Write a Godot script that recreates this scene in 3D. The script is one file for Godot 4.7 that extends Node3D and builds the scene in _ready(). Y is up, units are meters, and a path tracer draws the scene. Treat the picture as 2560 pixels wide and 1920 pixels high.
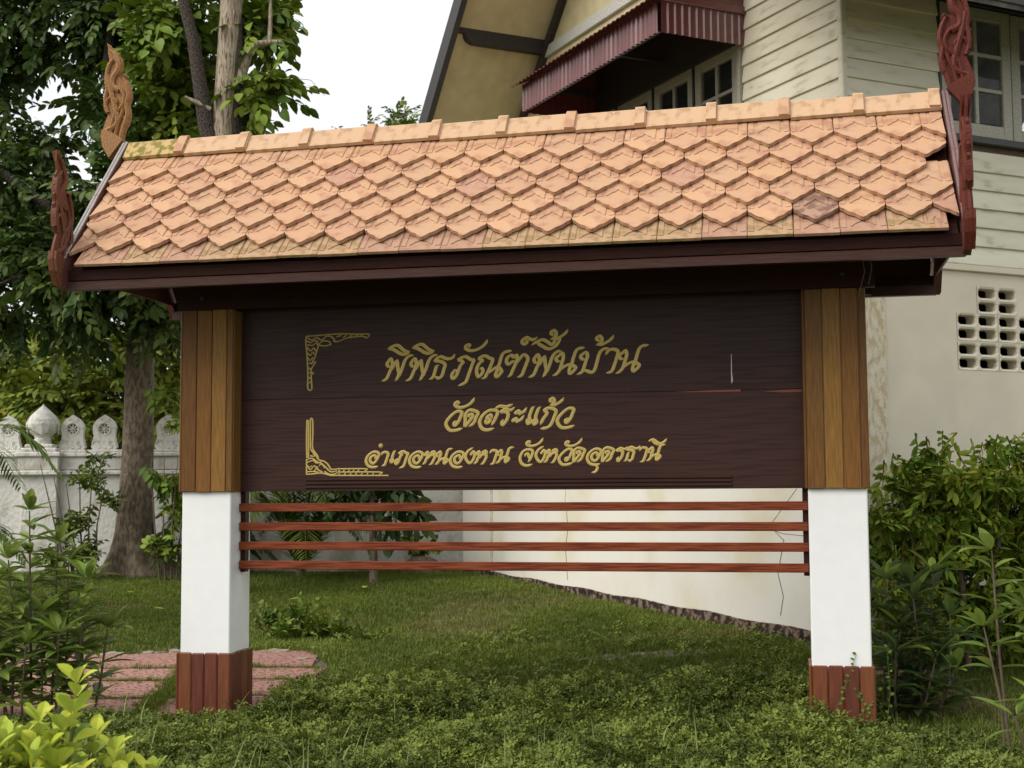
extends Node3D

# ------------------------------------------------------------------ mesh collecting
class Shape:
	var v := PackedVector3Array()
	var n := PackedVector3Array()
	var c := PackedColorArray()
	var tint := Color.WHITE
	func put(p: Vector3, q: Vector3) -> void:
		v.append(p); n.append(q); c.append(tint)
	func tri(a: Vector3, b: Vector3, d: Vector3) -> void:      # counter-clockwise seen from outside
		var q := (b - a).cross(d - a).normalized()
		put(a, q); put(d, q); put(b, q)
	func tri_n(a: Vector3, na: Vector3, b: Vector3, nb: Vector3, d: Vector3, nd: Vector3) -> void:
		put(a, na); put(d, nd); put(b, nb)
	func quad(a: Vector3, b: Vector3, d: Vector3, e: Vector3) -> void:
		tri(a, b, d); tri(a, d, e)
	func box(center: Vector3, size: Vector3, bevel := 0.0, xf := Transform3D()) -> void:
		var h := size / 2.0
		if bevel <= 0.0:
			var p := []
			for i in 8:
				p.append(xf * (center + Vector3(h.x * (1 if i & 1 else -1), h.y * (1 if i & 2 else -1), h.z * (1 if i & 4 else -1))))
			quad(p[4], p[5], p[7], p[6]); quad(p[1], p[0], p[2], p[3])
			quad(p[5], p[1], p[3], p[7]); quad(p[0], p[4], p[6], p[2])
			quad(p[6], p[7], p[3], p[2]); quad(p[0], p[1], p[5], p[4])
			return
		var b := minf(bevel, minf(h.x, minf(h.y, h.z)) * 0.9)
		var at := func(sx: float, sy: float, sz: float, axis: int) -> Vector3:
			var k := Vector3(sx * (h.x - b), sy * (h.y - b), sz * (h.z - b))
			if axis == 0: k.x = sx * h.x
			elif axis == 1: k.y = sy * h.y
			else: k.z = sz * h.z
			return xf * (center + k)
		var mid: Vector3 = xf * center
		for axis in 3:
			for s in [-1.0, 1.0]:
				var q := []
				for t in [[-1.0, -1.0], [1.0, -1.0], [1.0, 1.0], [-1.0, 1.0]]:
					var g := [t[0], t[1]]; g.insert(axis, s)
					q.append(at.call(g[0], g[1], g[2], axis))
				out(q, mid)
		for axis in 3:                                                  # the twelve edges
			var o1 := (axis + 1) % 3
			var o2 := (axis + 2) % 3
			for s1 in [-1.0, 1.0]:
				for s2 in [-1.0, 1.0]:
					var q := []
					for w in [[-1.0, o1], [1.0, o1], [1.0, o2], [-1.0, o2]]:
						var g := [0.0, 0.0, 0.0]
						g[axis] = w[0]; g[o1] = s1; g[o2] = s2
						q.append(at.call(g[0], g[1], g[2], w[1]))
					out(q, mid)
		for sx in [-1.0, 1.0]:
			for sy in [-1.0, 1.0]:
				for sz in [-1.0, 1.0]:
					var a: Vector3 = at.call(sx, sy, sz, 0)
					var d: Vector3 = at.call(sx, sy, sz, 1)
					var e: Vector3 = at.call(sx, sy, sz, 2)
					if (d - a).cross(e - a).dot(a - mid) > 0: tri(a, d, e)
					else: tri(a, e, d)
	func out(q: Array, mid: Vector3) -> void:                           # a quad turned to face away from mid
		if (q[1] - q[0]).cross(q[2] - q[0]).dot((q[0] + q[2]) / 2.0 - mid) > 0: quad(q[0], q[1], q[2], q[3])
		else: quad(q[3], q[2], q[1], q[0])
	func prism(poly: PackedVector2Array, z0: float, z1: float, xf := Transform3D(), back := true) -> void:
		var p := poly.duplicate()
		if Geometry2D.is_polygon_clockwise(p): p.reverse()
		var t := Geometry2D.triangulate_polygon(p)
		for i in range(0, t.size(), 3):
			var a := p[t[i]]; var b := p[t[i + 1]]; var d := p[t[i + 2]]
			if (b - a).cross(d - a) < 0:
				var e := b; b = d; d = e
			tri(xf * Vector3(a.x, a.y, z1), xf * Vector3(b.x, b.y, z1), xf * Vector3(d.x, d.y, z1))
			if back: tri(xf * Vector3(a.x, a.y, z0), xf * Vector3(d.x, d.y, z0), xf * Vector3(b.x, b.y, z0))
		for i in p.size():
			var a := p[i]; var b := p[(i + 1) % p.size()]
			quad(xf * Vector3(a.x, a.y, z0), xf * Vector3(b.x, b.y, z0), xf * Vector3(b.x, b.y, z1), xf * Vector3(a.x, a.y, z1))
	func tube(path: Array, radii: Array, sides := 8, rough := 0.0, seed_at := 0) -> void:
		var rings := []
		var norms := []
		var rng := RandomNumberGenerator.new()
		rng.seed = 77 + seed_at
		var side := Vector3.ZERO
		for i in path.size():
			var dir: Vector3 = (path[mini(i + 1, path.size() - 1)] - path[maxi(i - 1, 0)]).normalized()
			if side == Vector3.ZERO:
				side = dir.cross(Vector3.FORWARD if absf(dir.z) < 0.8 else Vector3.RIGHT).normalized()
			side = (side - dir * side.dot(dir)).normalized()
			var up := dir.cross(side)
			var ring := []
			var nn := []
			for k in sides:
				var a := TAU * k / sides
				var q := side * cos(a) + up * sin(a)
				ring.append(path[i] + q * radii[i] * (1.0 + rough * rng.randf_range(-1, 1)))
				nn.append(q)
			rings.append(ring); norms.append(nn)
		for i in path.size() - 1:
			for k in sides:
				var l := (k + 1) % sides
				tri_n(rings[i][k], norms[i][k], rings[i][l], norms[i][l], rings[i + 1][l], norms[i + 1][l])
				tri_n(rings[i][k], norms[i][k], rings[i + 1][l], norms[i + 1][l], rings[i + 1][k], norms[i + 1][k])
		for k in range(1, sides - 1):
			tri(rings[-1][0], rings[-1][k], rings[-1][k + 1])
	func lathe(profile: Array, sides := 20) -> void:                    # Vector2(radius, height), bottom to top
		for i in profile.size() - 1:
			var a: Vector2 = profile[i]; var b: Vector2 = profile[i + 1]
			var t := (b - a).normalized()
			var q := Vector2(t.y, -t.x)
			for k in sides:
				var s0 := TAU * k / sides; var s1 := TAU * (k + 1) / sides
				var p := func(w: Vector2, s: float) -> Vector3: return Vector3(w.x * cos(s), w.y, -w.x * sin(s))
				tri_n(p.call(a, s0), p.call(q, s0), p.call(a, s1), p.call(q, s1), p.call(b, s1), p.call(q, s1))
				tri_n(p.call(a, s0), p.call(q, s0), p.call(b, s1), p.call(q, s1), p.call(b, s0), p.call(q, s0))
	func ball(center: Vector3, r: Vector3, sides := 10) -> void:
		var rows := sides / 2
		var p := func(i: int, k: int) -> Vector3:
			var a := PI * i / rows - PI / 2; var b := TAU * k / sides
			return Vector3(cos(a) * cos(b), sin(a), -cos(a) * sin(b))
		for i in rows:
			for k in sides:
				var a: Vector3 = p.call(i, k); var b: Vector3 = p.call(i, k + 1); var d: Vector3 = p.call(i + 1, k + 1); var e: Vector3 = p.call(i + 1, k)
				tri_n(center + a * r, a, center + b * r, b, center + d * r, d)
				tri_n(center + a * r, a, center + d * r, d, center + e * r, e)
	func leaf(base: Vector3, dir: Vector3, up: Vector3, length: float, width: float, fold := 0.25, curl := 0.15, broad := 0.0) -> void:
		var d := dir.normalized()
		var s := d.cross(up).normalized()
		var u := s.cross(d).normalized()
		var rows := []
		for i in 8:
			var t := i / 7.0
			var w := width * 0.5 * pow(sin(PI * pow(t, lerpf(0.85, 1.35, broad))), 0.8) if i > 0 and i < 7 else 0.0
			var bend := curl * t * t * length
			var mid := base + d * (length * t * (1.0 - curl * 0.3 * t)) - u * bend + u * length * curl * 0.35 * t
			var nn := (u + d * (2.0 * curl * t - curl * 0.35)).normalized()
			rows.append([mid, mid + s * w + u * w * fold, mid - s * w + u * w * fold, nn, (nn - s * fold * 1.1).normalized(), (nn + s * fold * 1.1).normalized()])
		for i in 7:
			var p: Array = rows[i]; var q: Array = rows[i + 1]
			tri_n(p[0], p[4], p[1], p[4], q[1], q[4]); tri_n(p[0], p[4], q[1], q[4], q[0], q[4])
			tri_n(p[0], p[5], q[0], q[5], q[2], q[5]); tri_n(p[0], p[5], q[2], q[5], p[2], p[5])
	func leaflet(base: Vector3, dir: Vector3, up: Vector3, length: float, width: float) -> void:
		var d := dir.normalized()
		var s := d.cross(up).normalized()
		var u := s.cross(d).normalized()
		var p := []
		var q := []
		for w in [[0.22, 0.40, 0.03], [0.52, 0.50, 0.05], [0.80, 0.30, 0.0]]:
			for f in [1.0, -1.0]:
				p.append(base + d * length * w[0] + s * width * w[1] * f + u * (width * 0.14 * w[1] * 2.0 - length * w[0] * w[0] * 0.16))
				q.append((u - s * f * 0.35 + d * (w[0] * 0.5 - 0.1)).normalized())
		var tip := base + d * length - u * length * 0.2
		var nt := (u + d * 0.45).normalized()
		tri_n(base, u, p[0], q[0], p[1], q[1])
		tri_n(p[1], q[1], p[0], q[0], p[2], q[2]); tri_n(p[1], q[1], p[2], q[2], p[3], q[3])
		tri_n(p[3], q[3], p[2], q[2], p[4], q[4]); tri_n(p[3], q[3], p[4], q[4], p[5], q[5])
		tri_n(p[5], q[5], p[4], q[4], tip, nt)
	func mesh() -> ArrayMesh:
		var m := ArrayMesh.new()
		var arr := []
		arr.resize(Mesh.ARRAY_MAX)
		arr[Mesh.ARRAY_VERTEX] = v
		arr[Mesh.ARRAY_NORMAL] = n
		arr[Mesh.ARRAY_COLOR] = c
		m.add_surface_from_arrays(Mesh.PRIMITIVE_TRIANGLES, arr)
		return m

# ------------------------------------------------------------------ naming
var taken := {}
func numbered(called: String) -> String:
	var k: int = taken.get(called, 0)
	taken[called] = k + 1
	return called if k == 0 else "%s_%03d" % [called, k]

func tag(o: Node, label := "", category := "", group := "", kind := "") -> Node:
	if label: o.set_meta("label", label)
	if category: o.set_meta("category", category)
	if group: o.set_meta("group", group)
	if kind: o.set_meta("kind", kind)
	return o

func thing(called: String, at: Vector3, turn: float, label: String, category: String, group := "") -> Node3D:
	var o := Node3D.new()
	o.name = numbered(called)
	add_child(o, true)
	o.position = at
	o.rotation.y = turn
	tag(o, label, category, group)
	return o

func obj(called: String, shape, m: Material, parent: Node = self, at := Vector3.ZERO, basis := Basis()) -> MeshInstance3D:
	var o := MeshInstance3D.new()
	if parent == self:
		o.name = numbered(called)
	else:
		var key := "%d %s" % [parent.get_instance_id(), called]
		var k: int = taken.get(key, 0)
		taken[key] = k + 1
		o.name = called if k == 0 else "%s_%03d" % [called, k]
	o.mesh = shape.mesh() if shape is Shape else shape
	o.material_override = m
	o.transform = Transform3D(basis, at)
	parent.add_child(o, true)
	return o

var boxes := {}
func box_mesh(size: Vector3, bevel: float) -> ArrayMesh:
	var key := "%.4f %.4f %.4f %.4f" % [size.x, size.y, size.z, bevel]
	if not boxes.has(key):
		var s := Shape.new()
		s.box(Vector3.ZERO, size, bevel)
		boxes[key] = s.mesh()
	return boxes[key]

func bx(called: String, center: Vector3, size: Vector3, bevel: float, m: Material, parent: Node = self, basis := Basis()) -> MeshInstance3D:
	return obj(called, box_mesh(size, bevel), m, parent, center, basis)

func scatter(called: String, mesh: Mesh, m: Material, places: Array, colors: PackedColorArray, parent: Node) -> MultiMeshInstance3D:
	var mm := MultiMesh.new()
	mm.transform_format = MultiMesh.TRANSFORM_3D
	mm.use_colors = true
	mm.mesh = mesh
	mm.instance_count = places.size()
	for i in places.size():
		mm.set_instance_transform(i, places[i])
		mm.set_instance_color(i, colors[i])
	var o := MultiMeshInstance3D.new()
	o.name = numbered(called) if parent == self else called
	o.multimesh = mm
	o.material_override = m
	parent.add_child(o, true)
	o.set_meta("kind", "stuff")
	return o

# ------------------------------------------------------------------ materials
var M := {}
func lin(r: float, g: float, b: float) -> Color:
	return Color(r, g, b).linear_to_srgb()

func noise(freq: float, octaves: int, at_seed: int, lo: float, hi: float, cellular := false, size := 512) -> NoiseTexture2D:
	var f := FastNoiseLite.new()
	f.seed = at_seed
	f.frequency = freq
	f.fractal_octaves = octaves
	f.noise_type = FastNoiseLite.TYPE_CELLULAR if cellular else FastNoiseLite.TYPE_SIMPLEX_SMOOTH
	var t := NoiseTexture2D.new()
	t.width = size; t.height = size
	t.seamless = true
	t.noise = f
	var g := Gradient.new()
	g.offsets = PackedFloat32Array([0.12, 0.88])
	g.colors = PackedColorArray([Color(lo, lo, lo), Color(hi, hi, hi)])
	t.color_ramp = g
	return t

func ramp(freq: float, octaves: int, at_seed: int, offs: Array, cols: Array, size := 512) -> NoiseTexture2D:
	var t := noise(freq, octaves, at_seed, 0, 1, false, size)
	t.color_ramp.offsets = PackedFloat32Array(offs)
	t.color_ramp.colors = PackedColorArray(cols)
	return t

func bump(freq: float, octaves: int, at_seed: int, strength: float, cellular := false) -> NoiseTexture2D:
	var t := noise(freq, octaves, at_seed, 0, 1, cellular)
	t.color_ramp = null
	t.as_normal_map = true
	t.bump_strength = strength
	return t

func mat(called: String, color: Color, rough: float, tex: Texture2D = null, scale := Vector3.ONE, normal: Texture2D = null, offset := Vector3.ZERO, shine := 0.5) -> StandardMaterial3D:
	var m := StandardMaterial3D.new()
	m.resource_name = called
	m.albedo_color = color
	m.roughness = rough
	m.metallic_specular = shine
	m.cull_mode = BaseMaterial3D.CULL_DISABLED
	if tex or normal:
		m.uv1_triplanar = true
		m.uv1_triplanar_sharpness = 6.0
		m.uv1_scale = scale
		m.uv1_offset = offset
	if tex: m.albedo_texture = tex
	if normal:
		m.normal_enabled = true
		m.normal_texture = normal
		m.normal_scale = 0.6
	M[called] = m
	return m

func foliage_mat(called: String, rough: float, through: float, shine := 0.5) -> StandardMaterial3D:
	var m := mat(called, Color.WHITE, rough)
	m.vertex_color_use_as_albedo = true
	m.metallic_specular = shine
	m.backlight_enabled = true
	m.backlight = Color(through, through, through * 0.6)
	return m

func make_materials() -> void:
	var grain := noise(0.018, 5, 11, 0.8, 1.0)
	var fine := noise(0.05, 4, 12, 0.72, 1.0)
	var blotch := noise(0.008, 5, 13, 0.6, 1.0)
	var speck := noise(0.03, 5, 14, 0.7, 1.0)
	var bark_n := bump(0.03, 5, 15, 10.0)
	var fine_n := bump(0.06, 4, 16, 2.5)
	# timber; the grain runs along x (rails, boards) or along y (planks)
	var gx := Vector3(0.55, 9, 9)
	var gy := Vector3(9, 0.55, 9)
	for i in 4:
		mat("cladding_%d" % i, [lin(0.20, 0.095, 0.027), lin(0.30, 0.15, 0.038), lin(0.175, 0.077, 0.022), lin(0.235, 0.105, 0.027)][i], 0.42, grain, gy, null, Vector3(0.21 * i, 0.37 * i, 0.53 * i), 0.3)
		mat("plinth_wood_%d" % i, [lin(0.20, 0.058, 0.022), lin(0.165, 0.042, 0.02), lin(0.215, 0.066, 0.023), lin(0.15, 0.036, 0.02)][i], 0.38, grain, Vector3(5, 0.4, 5), null, Vector3(0.31 * i, 0.17 * i, 0.43 * i))
		mat("slat_wood_%d" % i, lin(0.25, 0.058, 0.022), 0.5, ramp(0.018, 5, 30 + i, [0.2, 0.5, 0.75], [Color(0.68, 0.6, 0.58), Color(0.9, 0.86, 0.86), Color(1.0, 1.25, 1.35)]), Vector3(0.4, 9, 9), null, Vector3(0.27 * i, 0.4 * i, 0), 0.3)
	for i in 2:
		mat("board_%d" % i, [lin(0.046, 0.022, 0.019), lin(0.053, 0.0235, 0.0195)][i], 0.4, ramp(0.016, 6, 41 + i, [0.25, 0.5, 0.8], [Color(0.80, 0.80, 0.82), Color(0.96, 0.96, 0.96), Color(1.16, 1.06, 1.0)]), Vector3(0.28, 7, 7), null, Vector3(0.3 * i, 0.45 * i, 0), 0.3)
	mat("red_wood", lin(0.26, 0.06, 0.03), 0.5, grain, gx)
	mat("beam_wood", lin(0.045, 0.016, 0.011), 0.5, grain, gx, null, Vector3.ZERO, 0.22)
	mat("fascia_wood", lin(0.07, 0.031, 0.025), 0.42, grain, gx, null, Vector3.ZERO, 0.3)
	mat("fascia_dark", lin(0.04, 0.0145, 0.011), 0.5, grain, gx, null, Vector3.ZERO, 0.2)
	mat("maroon_board", lin(0.16, 0.055, 0.045), 0.45, fine, Vector3(4, 4, 4))
	mat("grey_flashing", lin(0.42, 0.39, 0.37), 0.5, speck, Vector3(6, 6, 6))
	mat("purple_flashing", lin(0.24, 0.15, 0.15), 0.5, speck, Vector3(6, 6, 6))
	mat("bolt", lin(0.02, 0.02, 0.025), 0.5)
	mat("gold", lin(0.80, 0.59, 0.16), 0.42, fine, Vector3(9, 9, 9))
	mat("gold_dull", lin(0.58, 0.42, 0.12), 0.5, fine, Vector3(9, 9, 9))
	mat("white_paint", lin(0.84, 0.845, 0.85), 0.55, noise(0.012, 5, 17, 0.985, 1.0), Vector3(1.4, 1.4, 1.4), fine_n)
	M["white_paint"].normal_scale = 0.05
	mat("dropping", lin(0.6, 0.58, 0.52), 0.7)
	mat("cobweb", lin(0.3, 0.27, 0.24), 0.8)
	# clay
	var clay_tex := ramp(0.009, 5, 51, [0.15, 0.42, 0.6, 0.85], [Color(0.90, 0.84, 0.84), Color(0.97, 0.95, 0.94), Color(1, 1, 1), Color(1.0, 0.98, 0.93)])
	var clay := [lin(0.50, 0.30, 0.185), lin(0.53, 0.325, 0.20), lin(0.48, 0.285, 0.18), lin(0.45, 0.26, 0.18), lin(0.52, 0.315, 0.185), lin(0.49, 0.305, 0.19)]
	for i in 6:
		mat("clay_%d" % i, clay[i], 0.72, clay_tex, Vector3(1.9, 1.9, 1.9), null, Vector3(0.19 * i, 0.41 * i, 0.67 * i), 0.35)
	mat("clay_sooty", lin(0.37, 0.215, 0.145), 0.75, ramp(0.014, 5, 53, [0.3, 0.6], [Color(0.74, 0.70, 0.70), Color(1, 1, 1)]), Vector3(1.4, 1.4, 1.4), fine_n)
	mat("clay_starter", lin(0.40, 0.255, 0.145), 0.78, ramp(0.012, 5, 54, [0.2, 0.6], [Color(0.86, 0.85, 0.75), Color(1, 1, 1)]), Vector3(2.2, 2.2, 2.2), fine_n)
	mat("clay_starter_pink", lin(0.40, 0.235, 0.155), 0.78, clay_tex, Vector3(2.4, 2.4, 2.4), fine_n)
	mat("clay_ridge", lin(0.54, 0.345, 0.205), 0.72, ramp(0.008, 5, 55, [0.2, 0.5], [Color(0.84, 0.8, 0.74), Color(1, 1, 1)]), Vector3(2.2, 2.2, 2.2), fine_n)
	mat("clay_mossy", lin(0.50, 0.33, 0.14), 0.8, ramp(0.012, 5, 56, [0.38, 0.6], [Color(0.60, 0.68, 0.38), Color(1, 1, 1)]), Vector3(2.6, 2.6, 2.6), fine_n)
	mat("finial_tan", lin(0.42, 0.215, 0.09), 0.6, fine, Vector3(3, 3, 3), null, Vector3.ZERO, 0.3)
	mat("finial_brown", lin(0.20, 0.075, 0.042), 0.6, fine, Vector3(3, 3, 3), null, Vector3.ZERO, 0.3)
	mat("finial_red", lin(0.15, 0.034, 0.022), 0.6, fine, Vector3(3, 3, 3), null, Vector3.ZERO, 0.3)
	# house
	for i in 4:
		mat("siding_%d" % i, [lin(0.68, 0.645, 0.51), lin(0.63, 0.60, 0.47), lin(0.70, 0.67, 0.54), lin(0.65, 0.61, 0.475)][i], 0.65, ramp(0.014, 6, 61 + i, [0.1, 0.3, 0.7], [Color(0.86, 0.86, 0.85), Color(0.97, 0.97, 0.96), Color(1, 1, 1)]), Vector3(0.45, 1.6, 0.45), null, Vector3(0.3 * i, 0.2 * i, 0.1 * i))
	mat("plaster", lin(0.68, 0.62, 0.49), 0.8, noise(0.006, 4, 65, 0.95, 1.0), Vector3(0.6, 0.6, 0.6))
	mat("plaster_stained", lin(0.74, 0.715, 0.65), 0.8, ramp(0.006, 6, 66, [0.1, 0.3, 0.55], [Color(0.96, 0.94, 0.88), Color(0.985, 0.98, 0.96), Color(1, 1, 1)]), Vector3(0.33, 0.3, 0.33))
	mat("plaster_rough", lin(0.64, 0.59, 0.47), 0.85, ramp(0.012, 5, 67, [0.25, 0.5, 0.7], [Color(0.88, 0.83, 0.74), Color(0.97, 0.95, 0.92), Color(1, 1, 1)]), Vector3(3, 1.5, 3), fine_n)
	mat("wall_foot", lin(0.20, 0.15, 0.125), 0.9, ramp(0.012, 5, 68, [0.35, 0.55, 0.7], [Color(0.28, 0.24, 0.26), Color(0.6, 0.5, 0.48), Color(1.3, 1.15, 1.0)]), Vector3(1.6, 1.6, 1.6), bark_n)
	mat("cream_wall", lin(0.60, 0.52, 0.31), 0.75, noise(0.01, 4, 69, 0.92, 1.0), Vector3.ONE)
	mat("cream_soffit", lin(0.74, 0.62, 0.38), 0.75, noise(0.01, 4, 70, 0.9, 1.0), Vector3.ONE)
	mat("white_trim", lin(0.68, 0.68, 0.62), 0.6, fine, Vector3(2, 2, 2))
	mat("dark_timber", lin(0.045, 0.036, 0.034), 0.55, grain, Vector3(3, 3, 3))
	mat("dark_barge", lin(0.075, 0.07, 0.075), 0.6, speck, Vector3(4, 4, 4))
	mat("grey_roof", lin(0.22, 0.2, 0.19), 0.8, blotch, Vector3.ONE)
	mat("maroon_sheet", lin(0.17, 0.040, 0.042), 0.27, noise(0.02, 4, 71, 0.9, 1.0), Vector3(2, 2, 2), null, Vector3.ZERO, 0.75)
	mat("shutter_paint", lin(0.42, 0.40, 0.32), 0.55, noise(0.02, 5, 72, 0.85, 1.0), Vector3(4, 4, 4))
	var glass := mat("window_glass", Color(0.22, 0.24, 0.23, 0.2), 0.03)
	glass.transparency = BaseMaterial3D.TRANSPARENCY_ALPHA
	glass.metallic_specular = 0.25
	mat("inside_timber", lin(0.13, 0.085, 0.05), 0.7, grain, gx)
	mat("crack", lin(0.13, 0.11, 0.09), 0.9)
	mat("fence_plaster", lin(0.62, 0.61, 0.57), 0.85, ramp(0.008, 5, 73, [0.15, 0.45], [Color(0.86, 0.85, 0.81), Color(1, 1, 1)]), Vector3(0.6, 0.4, 0.6), fine_n)
	mat("fence_white", lin(0.70, 0.69, 0.65), 0.8, ramp(0.012, 5, 74, [0.2, 0.5], [Color(0.86, 0.85, 0.8), Color(1, 1, 1)]), Vector3(2, 2, 2), bump(0.05, 4, 75, 5.0))
	# ground
	mat("soil_grass", Color.WHITE, 0.95, ramp(0.012, 6, 81, [0.25, 0.45, 0.6, 0.8], [lin(0.11, 0.085, 0.045), lin(0.088, 0.092, 0.031), lin(0.07, 0.092, 0.025), lin(0.125, 0.11, 0.052)]), Vector3(0.45, 0.45, 0.45), bark_n)
	for i in 3:
		mat("paver_%d" % i, [lin(0.35, 0.18, 0.145), lin(0.32, 0.165, 0.135), lin(0.38, 0.20, 0.165)][i], 0.88, ramp(0.02, 5, 82, [0.2, 0.5], [Color(0.62, 0.6, 0.58), Color(1, 1, 1)]), Vector3(2, 2, 2), bump(0.02, 2, 83, 7.0, true), Vector3(0.3 * i, 0, 0.2 * i))
	mat("paver_grey", lin(0.27, 0.23, 0.2), 0.9, speck, Vector3(3, 3, 3), bark_n)
	mat("sand_bed", lin(0.16, 0.12, 0.085), 0.95, speck, Vector3(2, 2, 2))
	mat("edge_stone", lin(0.42, 0.35, 0.27), 0.9, speck, Vector3(5, 5, 5), bark_n)
	# plants
	mat("bark_brown", lin(0.19, 0.155, 0.115), 0.95, ramp(0.016, 6, 91, [0.2, 0.45, 0.7], [Color(0.7, 0.67, 0.64), Color(0.88, 0.86, 0.83), Color(1.08, 1.05, 1.0)]), Vector3(2.6, 0.9, 2.6), bark_n)
	mat("bark_pale", lin(0.40, 0.34, 0.26), 0.9, ramp(0.016, 6, 92, [0.18, 0.36, 0.7], [Color(0.55, 0.5, 0.46), Color(0.86, 0.83, 0.8), Color(1, 1, 1)]), Vector3(4.5, 0.6, 4.5), bark_n)
	mat("bark_dark", lin(0.075, 0.06, 0.05), 0.95, ramp(0.03, 5, 93, [0.3, 0.6], [Color(0.35, 0.35, 0.35), Color(1.2, 1.1, 1.0)]), Vector3(4, 2, 4), bark_n)
	mat("twig", lin(0.14, 0.10, 0.07), 0.9)
	mat("green_stem", lin(0.09, 0.10, 0.03), 0.8)
	foliage_mat("leaf_crown", 0.55, 0.6, 0.35)
	foliage_mat("leaf_soft", 0.6, 0.6, 0.3)
	foliage_mat("grass_blade", 0.65, 0.6, 0.2)
	foliage_mat("cover_leaf", 0.6, 0.5, 0.25)
	for i in 4:
		for k in 3:
			var col = [[lin(0.11, 0.165, 0.032), lin(0.08, 0.125, 0.026), lin(0.165, 0.22, 0.04)], [lin(0.040, 0.066, 0.027), lin(0.030, 0.052, 0.022), lin(0.06, 0.095, 0.03)], [lin(0.36, 0.40, 0.03), lin(0.29, 0.355, 0.028), lin(0.43, 0.455, 0.043)], [lin(0.16, 0.25, 0.03), lin(0.12, 0.20, 0.028), lin(0.23, 0.32, 0.04)]][i][k]
			var m := mat("plant_%d_%d" % [i, k], col, 0.48)
			m.backlight_enabled = true
			m.backlight = Color(0.45, 0.5, 0.25)
			m.metallic_specular = 0.35

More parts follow.
